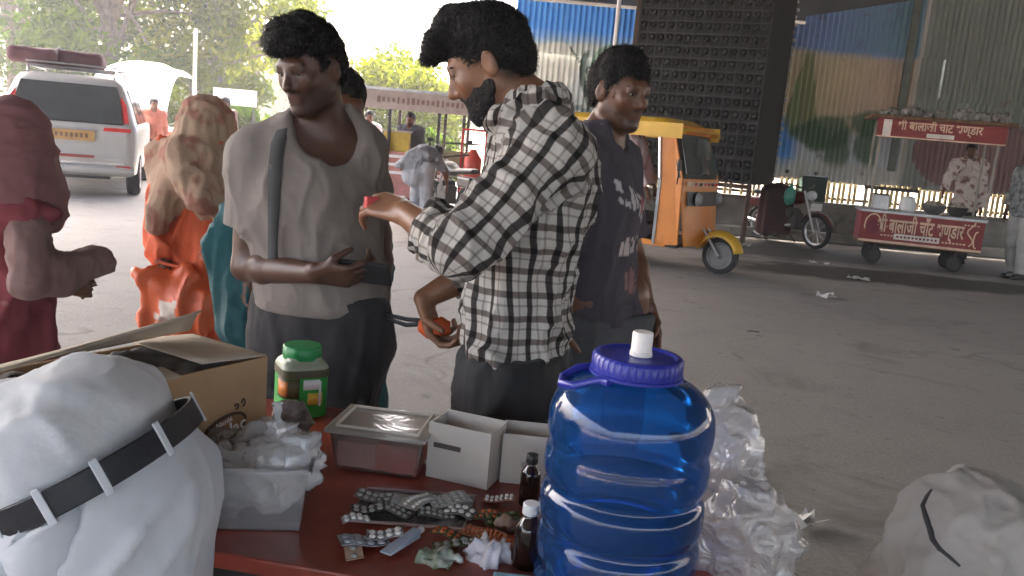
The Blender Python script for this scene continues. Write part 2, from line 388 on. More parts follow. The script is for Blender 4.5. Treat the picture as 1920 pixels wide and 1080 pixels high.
# ------------------------------------------------------------------ flyover over the stall (its girder shows above the sheet wall)
fl = thing('flyover', 'dark concrete flyover girder above the corrugated sheet wall, top edge of the photo', 'flyover', (0, 16.6, 0))
def poly_slab(name, pts, z0, z1, m, par):
    return MB().prism([(x, y, z0) for x, y in pts], (0, 0, z1-z0)).build(name, m, par)
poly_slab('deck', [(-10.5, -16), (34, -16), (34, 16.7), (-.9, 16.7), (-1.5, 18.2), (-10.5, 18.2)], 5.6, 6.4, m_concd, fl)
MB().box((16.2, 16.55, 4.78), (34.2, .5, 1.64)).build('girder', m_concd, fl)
for X in (20.5,):
    MB().tube([(X, 15.4, 0), (X, 15.4, 5.6)], .7, 20).build('pier', m_conc, fl, smooth=True)

# ------------------------------------------------------------------ low wall, slat fence, painted corrugated sheets
lw = thing('low_wall', 'low grimy concrete wall under the slat fence and painted sheets', 'wall', (7, 16.1, 0))
MB().box((7.2, 16.15, .34), (15.4, .34, .68)).build('wall_block', m_conc, lw, bevel=.02)
MB().box((7.2, 16.12, .705), (15.5, .44, .05)).build('coping', m_conc, lw, bevel=.012)
MB().box((7.2, 15.80, .09), (15.4, .34, .18)).build('footing', m_conc, lw, bevel=.03)
m_slat = mat('weathered_slat', (.34, .27, .15), .8, var=.35, scale=5)
sf = thing('slat_fence', 'gappy vertical slat fence between the low wall and the painted sheets', 'fence', (7, 16.1, .73))
sl0 = MB().box((0, 0, .22), (.055, .022, .46)).build('slat', m_slat); sl0.parent = sf
k = 0
X = -.2
while X < 14.4:
    w = X+random.uniform(-.012, .012)
    if k == 0: sl0.location = (w-7, 0, 0); 
    else: share(sl0, (w-7, random.uniform(-.006, .006), random.uniform(-.02, .0)), sf)
    X += .098 if random.random() > .16 else .21
    k += 1
MB().box((7.2, 16.14, .80), (15.2, .03, .05)).box((7.2, 16.14, 1.12), (15.2, .03, .05)).build('rail', m_dark, sf)

def mural(X, Z, n):
    """painted colours of the wall in metres along and up it"""
    c = np.zeros((len(X), 3)); c[:] = (.34, .33, .30)
    def put(mask, col, a=1.0):
        mask = np.clip(mask, 0, 1)[:, None]*a; c[:] = c*(1-mask)+np.array(col)*mask
    ss = lambda x, a, b: np.clip((x-a)/(b-a), 0, 1)
    nz = (n-.5)*.5
    left = ss(4.0-X, -.1, .1)
    # left picture: blue sky over a pale scene with a bare grey tree
    put(left, (.50, .54, .52))
    put(left*ss(Z+nz*.3, 3.18, 3.30), (.09, .33, .74))
    put(left*ss(Z+nz*.3, 3.12, 3.24)*ss(3.4-Z, 0, .1)*.6, (.25, .42, .60))
    put(left*(np.hypot((X-.45)/.42, (Z-2.78)/.36) < 1+nz)*.8, (.62, .62, .56))
    put(left*(np.abs(X-1.02-.1*np.sin(Z*4)) < .05)*ss(3.1-Z, 0, .1)*ss(Z, 1.9, 2.0), (.10, .13, .11))
    put(left*(np.abs((Z-2.75)-.9*(X-1.02)) < .03)*(X > 1.0)*(X < 1.5), (.12, .16, .13))
    put(left*(np.abs((Z-2.7)+1.1*(X-1.02)) < .03)*(X < 1.05)*(X > .65), (.12, .16, .13))
    put(left*(np.hypot((X-1.45)/.4, (Z-2.85)/.35) < 1+2*nz)*.7, (.16, .30, .22))
    put(left*(np.abs(Z-2.05+.05*np.sin(X*7)) < .05)*.8, (.12, .18, .2))
    put(left*ss(1.95-Z, 0, .1)*.7, (.30, .42, .50))
    # right picture: blue band, warm sunset ground, palms, water
    r = ss(X, 4.0, 4.1)*ss(6.95-X, 0, .1)
    put(r, (.46, .40, .26))
    put(r*ss(X, 5.6, 6.6), (.34, .27, .20)); put(r*np.exp(-((X-6.1)/.45)**2-((Z-2.6)/.5)**2)*.7, (.40, .32, .25))
    put(r*ss(Z+nz*.2, 3.36, 3.46), (.16, .24, .40)); put(r*ss(Z, 3.4, 3.5)*ss(X, 5.2, 6.6)*.8, (.10, .20, .22))
    put(r*ss(2.25-Z+nz, 0, .25)*ss(X, 4.0, 4.3)*.85, (.42, .48, .52))
    put(r*ss(5.05-X, 0, .2)*ss(2.3-Z, 0, .2)*ss(Z, 1.2, 1.5), (.12, .32, .60))
    w = .10+.28*ss(3.3-Z, 0, 1.4); put(r*(np.abs(X-4.98-.12*(3-Z)*0) < w*(1+2*nz))*ss(3.45-Z, 0, .15)*ss(Z, 1.9, 2.1), (.15, .19, .08), .8)
    put(r*(np.abs(X-4.86) < .09+nz*.2)*ss(3.0-Z, 0, .2)*ss(Z, 1.8, 2.0), (.20, .27, .12), .8)
    for cx, cz, rx, rz in ((5.55, 2.0, .55, .35), (5.75, 1.7, .28, .5), (6.25, 1.75, .32, .5), (6.3, 2.15, .5, .25), (5.2, 1.95, .4, .22)):
        put(r*ss(1.12+2.6*nz-np.hypot((X-cx)/rx, (Z-cz)/rz), 0, .25)*.85, (.05, .115, .055))
    put(r*ss(1.5-Z, 0, .1)*.6, (.45, .44, .38))
    g = ss(X, 6.95, 7.05); put(g, (.155, .18, .155)); put(g*ss(2.6-Z+nz, 0, .4)*.6, (.22, .235, .22))
    put(g*(np.hypot((X-8.3)/1.2, (Z-1.8)/.7) < 1)*.7, (.16, .06, .06)); put(g*(np.abs(X-10.6) < .25+nz)*.7, (.06, .09, .07))
    c *= 1.45*(.80+.4*n)[:, None]
    return c
m_sheet = mat('painted_corrugated_sheet', (1, 1, 1), .5, var=.06, scale=3, bump=.12, bscale=30, spec=.4, attr='Col', stain=((.16, .12, .09), 3.5, .66))
m_sheet.node_tree.nodes['Principled BSDF'].inputs['Metallic'].default_value = .15
cw = thing('corrugated_wall', 'tall corrugated metal sheet wall painted with a faded landscape mural', 'wall', (7, 16, 1.15))
def corr(x0, x1, z0, z1t, y):
    nx = int((x1-x0)/.1*8)+1; xs = np.linspace(x0, x1, nx); nz = 40
    V = []; 
    for j in range(nz+1):
        for x in xs:
            zt = z1t(x) if callable(z1t) else z1t
            V.append((x, y+.027*math.sin(2*math.pi*x/.1), z0+(zt-z0)*j/nz))
    V = np.array(V); F = [(j*nx+i, j*nx+i+1, (j+1)*nx+i+1, (j+1)*nx+i) for j in range(nz) for i in range(nx-1)]
    n = fbm(np.stack([V[:, 0]*1.7, V[:, 2]*1.7, V[:, 0]*0], 1), 3, 3)/.875
    c = mural(V[:, 0], V[:, 2], n)
    o = raw('metal_sheet', V, F, m_sheet, cw, True, {'Col': ('FLOAT_COLOR', np.concatenate([c, np.ones((len(c), 1))], 1))})
    return o
xs = [-.35+.86*i for i in range(18)]
for i in range(17):
    x0, x1 = xs[i], xs[i+1]+.04; dy = .012*(i % 2)
    split = 2.95 if i not in (5, 6, 7, 8) else 3.44
    if i in (9, 10, 11): split = 2.72
    top = (lambda x: 3.84) if x0 < 4.0 else (lambda x: min(5.3, 3.86+max(0, x-4.3)*.235) if x < 6.6 else 5.2)
    sag = random.uniform(-.02, .02)
    corr(x0, x1, 1.13+sag, split+.06, 15.96+dy); corr(x0, x1, split, top, 15.90+dy)
mbc = MB()
for z in (1.3, 2.9, 3.6): mbc.box((6.9, 16.03, z), (14.4, .04, .05))
mbc.build('purlin', m_dark, cw)
MB().box((6.72, 15.86, 3.2), (.13, .05, 3.6)).build('joint_strip', mat('grey_green_strip', (.13, .15, .125), .6), cw)

# ------------------------------------------------------------------ tall black dimpled block on a brown frame
bl = thing('dimpled_crate_stack', 'tall black block of dimpled crates in a brown frame before the mural wall', 'crate stack', on(1300, 430, 0)*0+A3(2.9, 14.6, 0))
m_dimple = mat('black_crate_plastic', (.006, .006, .007), .8, var=.3, bump=.2, scale=4)
m_dimpleg = mat('greyish_crate_plastic', (.030, .030, .031), .55, var=.3, bump=.2, scale=6)
pa = at(1172, 300, 15.0); pb = at(1412, 300, 14.2); pc = at(1458, 300, 15.3)
A_ = A3(pa[0], 15.0, 0); B_ = A3(pb[0], 14.2, 0); C_ = A3(pc[0], 15.4, 0); Dd = A_+C_-B_
zb, zt = .98, 4.35
MB().prism([(p[0], p[1], zb) for p in (A_, B_, C_, Dd)], (0, 0, zt-zb)).build('crate_body', m_dimple, bl)
e1 = nrm(B_-A_); n1 = A3(e1[1], -e1[0], 0); L1 = np.linalg.norm(B_-A_); e2 = nrm(C_-B_); n2 = A3(e2[1], -e2[0], 0); L2 = np.linalg.norm(C_-B_)
nx, nz = 14, 17
def dimple_mesh():
    m = MB(); m.lathe([(.062, 0), (.060, .02), (.040, .055), (.036, .05), (.030, .012)], n=8); return m
R1 = np.stack([e1, A3(0, 0, 1), n1], 1)
d0 = None
for i in range(nx):
    for j in range(nz):
        p = A_+e1*(L1*(i+.5)/nx)+A3(0, 0, zb+.12+(zt-zb-.2)*j/(nz-1))+n1*.001
        if d0 is None:
            mm = dimple_mesh(); mm.v = [tuple(R1@np.array(v)) for v in mm.v]; d0 = mm.build('crate_dimple', m_dimpleg, None, smooth=True); d0.parent = bl; d0.location = p-parent_base(bl)
        else: share(d0, p-parent_base(bl), bl)
g_ = MB()
for j in range(nz+1):
    z = zb+.02+(zt-zb-.04)*j/nz; g_.bar(A_+n1*.012+A3(0, 0, z), B_+n1*.012+A3(0, 0, z), .02, .016)
for i in range(nx+1):
    p = A_+e1*(L1*i/nx)+n1*.012; g_.bar(p+A3(0, 0, zb), p+A3(0, 0, zt), .02, .016)
g_.build('grid_rib', m_dimpleg, bl)['kind'] = 'stuff'
s_ = MB(); m_lit = mat('pale_knob', (.45, .45, .42), .5)
for j in range(26):
    z = zb+.1+(zt-zb-.2)*j/25
    s_.lathe([(.02, 0), (.035, .03), (.035, .05), (.01, .07)], C_+A3(0, 0, z)+e2*(.0)+n2*.01, 6, R=np.stack([A3(0, 0, 1), n2, e2], 1)) if j % 2 else s_.lathe([(.02, 0), (.03, .02), (.01, .05)], C_+A3(0, 0, z)-e2*.02, 6, R=np.stack([A3(0, 0, 1), n2, e2], 1))
s_.build('edge_knobs', m_lit, bl)['kind'] = 'stuff'
MB().bar(A_-e1*.05+A3(0, 0, 0), A_-e1*.05+A3(0, 0, zt), .07).bar(B_+A3(0, 0, 0), B_+A3(0, 0, zb), .07).bar(C_, C_+A3(0, 0, zb), .07).bar(Dd, Dd+A3(0, 0, zb), .07).bar(A_+A3(0, 0, zb-.04), B_+A3(0, 0, zb-.04), .07).build('frame', mat('brown_frame', (.09, .05, .035), .7), bl)
wp = thing('white_pole', 'slim white pole beside the black dimpled crates', 'pole', at(1151, 100, 14.9)*A3(1, 1, 0))
pw = parent_base(wp); MB().tube([pw, pw+A3(0, 0, 4.6)], .035, 12).build('pipe', m_white, wp, smooth=True); MB().lathe([(.11, 0), (.11, .02), (.05, .03)], pw, 16).build('base_plate', m_steel, wp)

# ------------------------------------------------------------------ trees
def leaf_material(name, c1, c2, tr=.55):
    m = bpy.data.materials.new(name); m.use_nodes = True; t = m.node_tree; L = t.links.new; t.nodes.remove(t.nodes['Principled BSDF']); out = t.nodes['Material Output']
    at_ = nd(t, 'ShaderNodeAttribute', attribute_name='Col'); mx = nd(t, 'ShaderNodeMix', data_type='RGBA'); L(at_.outputs['Fac'], mx.inputs[0]); mx.inputs[6].default_value = (*c1, 1); mx.inputs[7].default_value = (*c2, 1)
    d = nd(t, 'ShaderNodeBsdfDiffuse'); tl = nd(t, 'ShaderNodeBsdfTranslucent'); L(mx.outputs[2], d.inputs[0]); L(mx.outputs[2], tl.inputs[0])
    s = nd(t, 'ShaderNodeMixShader'); s.inputs[0].default_value = tr; L(d.outputs[0], s.inputs[1]); L(tl.outputs[0], s.inputs[2]); L(s.outputs[0], out.inputs[0]); return m
lm_a = leaf_material('leaf_green', (.030, .070, .004), (.10, .145, .008)); lm_b = leaf_material('leaf_yellow_green', (.060, .10, .004), (.185, .20, .008)); lm_c = leaf_material('leaf_grey_green', (.030, .060, .010), (.08, .11, .018))
def leaves(name, cl, nleaf, size, m, parent=None, seed=0):
    r = np.random.default_rng(seed); cl = np.array(cl); k = r.integers(0, len(cl), nleaf)
    d = r.normal(size=(nleaf, 3)); d /= np.linalg.norm(d, axis=1, keepdims=True); rad = r.random(nleaf)**.45
    C = cl[k, :3]+d*rad[:, None]*cl[k, 3:4]*A3(1, 1, .8)
    a = r.normal(size=(nleaf, 3)); a /= np.linalg.norm(a, axis=1, keepdims=True); b = np.cross(a, r.normal(size=(nleaf, 3))); b /= np.linalg.norm(b, axis=1, keepdims=True)
    s = size*(.6+.8*r.random(nleaf))[:, None]
    V = np.stack([C-a*s, C-b*s*.38, C+a*s, C+b*s*.38], 1).reshape(-1, 3); F = np.arange(nleaf*4).reshape(-1, 4)
    cc = np.clip(r.random(len(cl))[k]*.6+r.random(nleaf)*.5-.05, 0, 1); cc = np.repeat(cc, 4); col = np.stack([cc, cc, cc, cc*0+1], 1)
    return raw(name, V, F, m, parent, False, {'Col': ('FLOAT_COLOR', col)})
m_bark = mat('bark', (.13, .10, .075), .9, var=.4, scale=5, bump=.8, bscale=18, dist=.02)
def tree(label, x, y, h, r, m, n=9000, seed=1, leaf=.14, base=1.6, cl=34, group=None):
    rr = np.random.default_rng(seed); t = thing('tree', label, 'tree', (x, y, 0), group)
    mb = MB(); lean = rr.uniform(-.4, .4, 2); top = A3(x+lean[0], y+lean[1], h*.62)
    mb.tube([(x, y, -.1), (x+lean[0]*.3, y, h*.2), (x+lean[0]*.7, y+lean[1]*.5, h*.42), top], [.026*h+.06, .022*h+.03, .02*h, .012*h], 10)
    cls = []
    for i in range(cl):
        a = rr.uniform(0, 6.28); q = rr.uniform(.15, 1)**.6; z = base+(h-base)*rr.random(); prof = math.sin(math.pi*min(.97, max(.12, (z-base)/(h-base)*.85+.12)))
        p = A3(x+math.cos(a)*q*r*prof, y+math.sin(a)*q*r*prof*.8, z); cls.append((*p, rr.uniform(.45, 1.0)*r*.30+.2))
        if i % 3 == 0: s0 = A3(x, y, h*rr.uniform(.25, .55)); mb.tube([s0, (s0+p)/2+A3(0, 0, .2), p], [.008*h+.02, .006*h, .015], 6)
    mb.build('trunk', m_bark, t, smooth=True); leaves('crown', cls, n, leaf, m, t, seed); return t
def atx(px, Y): return at(px, 200, Y)[0]
tree('tall dark green tree behind the white car at the left edge', atx(30, 34), 34, 10.5, 4.6, lm_c, 15000, 2, .16, 1.8, 60)
tree('broad green tree over the white car, dark trunk behind the roof', atx(215, 30), 30, 9.6, 4.0, lm_a, 15000, 3, .15, 1.6, 60)
tree('sunlit yellow green tree right behind the slim street pole', atx(400, 31), 31, 9.2, 3.9, lm_b, 15000, 4, .15, 1.5, 60)
tree('small sparse tree left of the open white sky', atx(470, 38), 38, 9.0, 2.6, lm_c, 5000, 5, .14, 2.5, 26)
def shrub(label, x, y, h, r, m, n=2500, seed=1, leaf=.10):
    rr = np.random.default_rng(seed); t = thing('bush', label, 'bush', (x, y, 0)); mb = MB(); cls = []
    for i in range(12):
        a = rr.uniform(0, 6.28); q = rr.random()*r; p = A3(x+math.cos(a)*q, y+math.sin(a)*q*.6, h*rr.uniform(.2, .85)); cls.append((*p, h*.24))
        mb.tube([(x+rr.uniform(-.1, .1), y, 0), p], [.03, .01], 5)
    mb.build('stem', m_bark, t); leaves('foliage', cls, n, leaf, m, t, seed)
shrub('low leafy bush under the sunlit tree, behind the patterned scarf', atx(320, 25), 25, 2.2, 1.0, lm_b, 3500, 11)
shrub('green bush between the patterned scarf and the backlit man', atx(470, 24), 24, 1.9, 1.3, lm_a, 4500, 12)
shrub('pale bush rising over the snack stall roof', atx(720, 27), 27, 3.9, 1.9, lm_b, 6000, 13, .12)
shrub('small bush over the right end of the stall roof', atx(835, 29), 29, 2.9, 1.5, lm_b, 4000, 14, .12)
shrub('yellowish bush seen through the snack stall', atx(850, 22), 22, 1.5, 1.4, lm_a, 3500, 15, .1)
far = []
for i in range(90):
    X = -60+i*1.1; far.append((X, 75+4*math.sin(i*1.7), 1.6+1.5*math.sin(i*.9)+1.2, 2.6))
o = leaves('distant_treeline', far, 16000, .5, lm_c, None, 21); tagit(o, 'pale line of far trees low on the horizon', 'treeline', kind='stuff')

# slim street pole, hoarding, white canopy stall
sp = thing('street_pole', 'slim pale street pole in front of the sunlit tree', 'pole', (atx(364, 22), 22, 0)); b_ = parent_base(sp)
MB().tube([b_, b_+A3(0, 0, 3.4)], [.055, .045], 12).build('shaft', mat('pale_paint', (.5, .5, .42), .6), sp, smooth=True); MB().box(b_+A3(0, 0, .1), (.25, .25, .2)).build('footing', m_conc, sp, bevel=.02)
hb = thing('hoarding', 'plain white banner on two posts behind the patterned scarf', 'banner', (atx(440, 23), 23, 0)); b_ = parent_base(hb)
MB().box(b_+A3(0, 0, 1.82), (1.15, .03, .42)).build('banner_sheet', mat('white_banner', (.75, .75, .70), .7), hb)
for s in (-1, 1): MB().tube([b_+A3(.5*s, .04, 0), b_+A3(.5*s, .04, 2.05)], .025, 8).build('post', m_dark, hb)
cn = thing('canopy_stall', 'roadside stall under a glaring white canopy right of the white car', 'stall', (atx(265, 19), 19, 0)); b_ = parent_base(cn)
m_canvas = mat('white_canvas', (.85, .85, .85), .8, bump=.2)
cv = MB(); nU = 14
vs = []; 
for j in range(nU+1):
    for i in range(nU+1):
        u = i/nU-.5; w = j/nU-.5; vs.append(b_+A3(u*1.7, w*1.5, 2.35-.25*(abs(u)*2)**2-.95*max(0, -w*2)**2.2+.05*math.sin(u*20)*abs(w)))
cv.add(vs, [(j*(nU+1)+i, j*(nU+1)+i+1, (j+1)*(nU+1)+i+1, (j+1)*(nU+1)+i) for j in range(nU) for i in range(nU)])
o = cv.build('canopy_cloth', m_canvas, cn, smooth='all'); so = o.modifiers.new('s', 'SOLIDIFY'); so.thickness = .006
for sx in (-1, 1):
    for sy in (-1, 1): MB().tube([b_+A3(.8*sx, .7*sy, 0), b_+A3(.8*sx, .7*sy, 2.05 if sy > 0 else 1.3)], .02, 8).build('pole', m_dark, cn)
MB().box(b_+A3(0, .3, .45), (1.3, .5, .9)).build('counter', mat('faded_red_board', (.38, .12, .08), .7), cn, bevel=.01)
# ------------------------------------------------------------------ frames for oriented things
def frame(loc, fwd):
    f = nrm(A3(fwd[0], fwd[1], 0)); r = A3(f[1], -f[0], 0); b = A3(*loc)
    return (lambda u, v, z: b+r*u+f*v+A3(0, 0, z)), r, f
def wheel(par, c, axis, r, w, name='wheel', rim=m_steel):
    ax = nrm(axis); e = nrm(np.cross(ax, (0, 0, 1))); R = np.stack([e, np.cross(ax, e), ax], 1)
    t = MB(); t.lathe([(r*.72, -w*.42), (r*.86, -w/2), (r*.96, -w*.42), (r, -w*.2), (r, w*.2), (r*.96, w*.42), (r*.86, w/2), (r*.72, w*.42)], c, 28, R=R, caps=False)
    o = t.build(name, m_rubber, par, smooth=True)
    h = MB(); h.lathe([(r*.66, -w*.44), (r*.72, -w*.46), (r*.72, w*.46), (r*.66, w*.44), (r*.6, w*.2), (r*.2, w*.25), (r*.12, w*.5), (.001, w*.5)], c, 24, R=R)
    q = h.build('rim', rim, None, smooth=True, base=1); 
    q.data.transform(Matrix.Translation(Vector(-parent_base(par)))); q.parent = o; q.matrix_parent_inverse = Matrix()
    return o
def child(mb, name, m, par, **k): return mb.build(name, m, par, **k)

# ------------------------------------------------------------------ white people carrier at the left
m_carw = mat('white_car_paint', (.42, .41, .39), .32, var=.05, bump=.02, spec=.5)
m_glass = mat('dark_glass', (.035, .045, .05), .08, var=.3, scale=2, bump=0, spec=.9)
m_red = mat('red_lens', (.55, .03, .03), .25, bump=0)
c0 = on(126, 368, 0)
car = thing('parked_car', 'white people carrier seen from behind with maroon luggage on its roof rack', 'car', c0)
K, cr, cf = frame(c0, (-.36, .93)); S_ = 1.06
P = lambda u, v, z: K(u*S_, v*S_, z*S_)
def slice_(z, v0, v1, hw, rr=.16, n=5):
    o = []
    for cx, cy, a0 in ((hw-rr, v0+rr, -90), (hw-rr, v1-rr, 0), (-hw+rr, v1-rr, 90), (-hw+rr, v0+rr, 180)):
        for i in range(n+1):
            a = math.radians(a0+90*i/n); o.append((cx+rr*math.cos(a), cy+rr*math.sin(a), z))
    return o
sl = [(.30, .10, 4.3, .80), (.34, .02, 4.42, .86), (.55, .0, 4.46, .88), (.62, .05, 4.44, .885), (.90, .07, 4.40, .89), (1.0, .09, 4.25, .88), (1.04, .12, 3.55, .86), (1.30, .22, 3.15, .79), (1.55, .34, 2.75, .70), (1.64, .42, 2.55, .64), (1.68, .6, 2.3, .52)]
mb = MB(); rings = [slice_(*s) for s in sl]; n = len(rings[0]); mb.v = [tuple(P(*p)) for r_ in rings for p in r_]
for i in range(len(rings)-1):
    for k in range(n): mb.f.append((i*n+k, i*n+(k+1) % n, (i+1)*n+(k+1) % n, (i+1)*n+k))
mb.f.append(tuple(reversed(range(n)))); mb.f.append(tuple(range((len(rings)-1)*n, len(rings)*n)))
body = mb.build('body', m_carw, car, smooth=True)
def rearquad(name, m, pts, off=.006, th=.012, **k):    # pts in (u, z) lying on the rear face
    def vr(z):
        for a, b in zip(sl, sl[1:]):
            if a[0] <= z <= b[0]: return a[1]+(b[1]-a[1])*(z-a[0])/(b[0]-a[0])
        return .6
    return MB().prism([P(u, vr(z)-off, z) for u, z in pts], cf*th*1.0).build(name, m, car, **k)
rearquad('rear_window', m_glass, [(-.70, 1.05), (.70, 1.05), (.66, 1.30), (.60, 1.55), (-.60, 1.55), (-.66, 1.30)], .012, .02)
rearquad('window_edge', m_black, [(-.70, 1.025), (.70, 1.025), (.70, 1.05), (-.70, 1.05)], .014, .02)
for s in (-1, 1):
    rearquad('tail_light', m_red, [(.68*s, 1.05), (.77*s, 1.05), (.73*s, 1.30), (.66*s, 1.42), (.64*s, 1.30)], .004, .05)
    rearquad('tail_light', m_red, [(.44*s, .93), (.46*s, .98), (.80*s, .985), (.80*s, .93)], .006, .04)
    rearquad('reflector', m_red, [(.62*s, .42), (.80*s, .42), (.80*s, .46), (.62*s, .46)], .02, .02)
rearquad('number_plate', mat('yellow_plate', (.42, .24, .08), .6), [(-.34, .78), (.34, .78), (.34, .92), (-.34, .92)], .022, .02)
rearquad('plate_surround', m_steel, [(-.38, .925), (.38, .925), (.36, .95), (-.36, .95)], .024, .02)
pt = MB()
for i in range(9): pt.box(P(-.26+i*.062, .045, .85), (.035*S_, .004, .06*S_), rz=math.atan2(cr[1], cr[0]))
pt.build('plate_marking', mat('plate_ink', (.16, .09, .05), .6), car)['kind'] = 'stuff'
rearquad('red_strip', mat('dull_red', (.30, .06, .05), .5), [(-.32, .555), (.34, .555), (.34, .59), (-.32, .59)], .05, .02)
rearquad('bumper_trim', m_chrome, [(-.30, .475), (.72, .475), (.72, .50), (-.30, .50)], .012, .02)
rearquad('sticker', mat('pale_sticker', (.6, .5, .47), .6), [(-.22, .36), (.16, .36), (.16, .43), (-.22, .43)], .014, .012)
MB().tube([P(-.84, .04, .40), P(-.5, -.035, .39), (P(0, -.05, .39)), P(.5, -.035, .39), P(.84, .04, .40)], .055, 10).build('bumper', m_carw, car, smooth=True)
MB().box(P(0, .55, .27), (1.1, .5, .06), rz=math.atan2(cr[1], cr[0])).build('underbody', m_black, car)
for s in (-1, 1):
    sw = MB()
    for v0, v1 in ((.42, 1.25), (1.32, 2.15), (2.22, 2.98)):
        sw.prism([P(s*.868, v0, 1.05), P(s*.868, v1, 1.05), P(s*.72, min(v1, 2.72), 1.52), P(s*.72, v0+.08, 1.52)], cr*s*.01)
    sw.build('side_window', m_glass, car)
    for v in (.85, 3.55): wheel(car, P(.80*s, v, .31), cr*s, .33, .2)
    MB().tube([P(.55*s, .55, 1.67), P(.57*s, .7, 1.76), P(.57*s, 2.2, 1.76), P(.55*s, 2.35, 1.68)], .018, 8).build('roof_rail', m_steel, car, smooth=True)
for v in (.75, 1.2, 1.65, 2.1): MB().tube([P(-.6, v, 1.77), P(.6, v, 1.77)], .014, 6).build('rack_bar', m_steel, car)
for v in (.7, 2.15): MB().tube([P(-.6, v, 1.82), P(.6, v, 1.82)], .014, 6).build('rack_bar', m_steel, car)
lug = thing('luggage_bundle', 'maroon luggage bundle tied on the roof rack of the white car', 'luggage', P(-.25, 1.4, 1.79))
q = P(-.22, 1.4, 1.92); S = SDF(q-A3(1, 1, .3), q+A3(1, 1, .35), .03)
for du, dv in ((-.32, -.2), (.25, 0), (0, .35)): S.box(P(-.22+du, 1.4+dv, 1.90), (cr, cf, A3(0, 0, 1)), (.34, .42, .12), .08, .05)
sdf_obj('bundle_cloth', S, mat('maroon_cloth', (.09, .032, .04), .8), lug, lambda V, N: (vnoise(V*5, 2)-.5)*.05)
MB().tube([P(-.7, 1.1, 1.8), P(-.22, 1.1, 2.05), P(.25, 1.1, 1.8)], .012, 6).tube([P(-.7, 1.6, 1.8), P(-.22, 1.6, 2.05), P(.25, 1.6, 1.8)], .012, 6).build('rope', m_white, lug)

# ------------------------------------------------------------------ orange auto rickshaw
m_or = mat('orange_paint', (.60, .185, .012), .38, var=.10, scale=3, bump=.04, spec=.5, stain=((.25, .10, .03), 4, .68))
m_yl = mat('yellow_paint', (.62, .36, .03), .45, var=.12, scale=3, bump=.05)
m_wind = mat('windscreen_glass', (.05, .06, .06), .1, var=.5, scale=3, bump=0, spec=.8)
r0 = on(1294, 505, 0)
rk = thing('auto_rickshaw', 'orange three wheeled auto rickshaw with yellow roof and front mudguard', 'auto rickshaw', r0)
P, rr_, rf = frame(r0, (.84, -.54)); zz = A3(0, 0, 1)
# cowl: curved front panel made of vertical strips, with its side returns
def cowl_v(u): return .10*(1-(abs(u)/.60)**2.2)
us = np.linspace(-.60, .60, 17)
def curved(name, m, z0, z1, lean0, lean1, u0=-.6, u1=.6, off=0, th=.02, narrow=1.0, low=None, **k):
    uu = np.linspace(u0, u1, 13); mb = MB(); vs = []
    for z, ln, nr, low_ in ((z0, lean0, low or 1, 0), (z1, lean1, narrow, 0)):
        for u in uu: vs.append(P(u*nr, cowl_v(u*nr)+ln+off, z))
    vs2 = [v-rf*th for v in vs]; n = 13; mb.add(vs+vs2, [(i, i+1, n+i+1, n+i) for i in range(n-1)]+[(2*n+i, 3*n+i, 3*n+i+1, 2*n+i+1) for i in range(n-1)]+[(i, 2*n+i, 2*n+i+1, i+1) for i in range(n-1)]+[(n+i, n+i+1, 3*n+i+1, 3*n+i) for i in range(n-1)]+[(0, n, 3*n, 2*n), (n-1, 3*n-1, 4*n-1, 2*n-1)])
    return mb.build(name, m, rk, smooth=True, **k)
curved('front_panel', m_or, .32, 1.12, .06, -.02, low=.86, bevel=.012)
curved('windscreen_frame', m_black, 1.12, 1.66, -.02, -.20, narrow=.93, th=.03)
curved('windscreen', m_wind, 1.17, 1.60, -.02, -.17, -.52, .52, off=.012, narrow=.93, th=.012)
curved('front_brow', m_or, 1.62, 1.72, -.19, -.13, narrow=.90, low=.90)
curved('grille_panel', m_black, .80, .97, .02, .005, -.42, .5, off=.02)
curved('name_strip', mat('pale_strip', (.60, .42, .28), .5), 1.03, 1.085, .0, -.01, -.50, .5, off=.018)
for i in range(8): MB().box(P(-.40+i*.11, cowl_v(-.4+i*.11)+.026, 1.057), (.05, .01, .035), rz=math.atan2(rr_[1], rr_[0])).build('lettering_block', m_red if i % 3 else m_dark, rk)
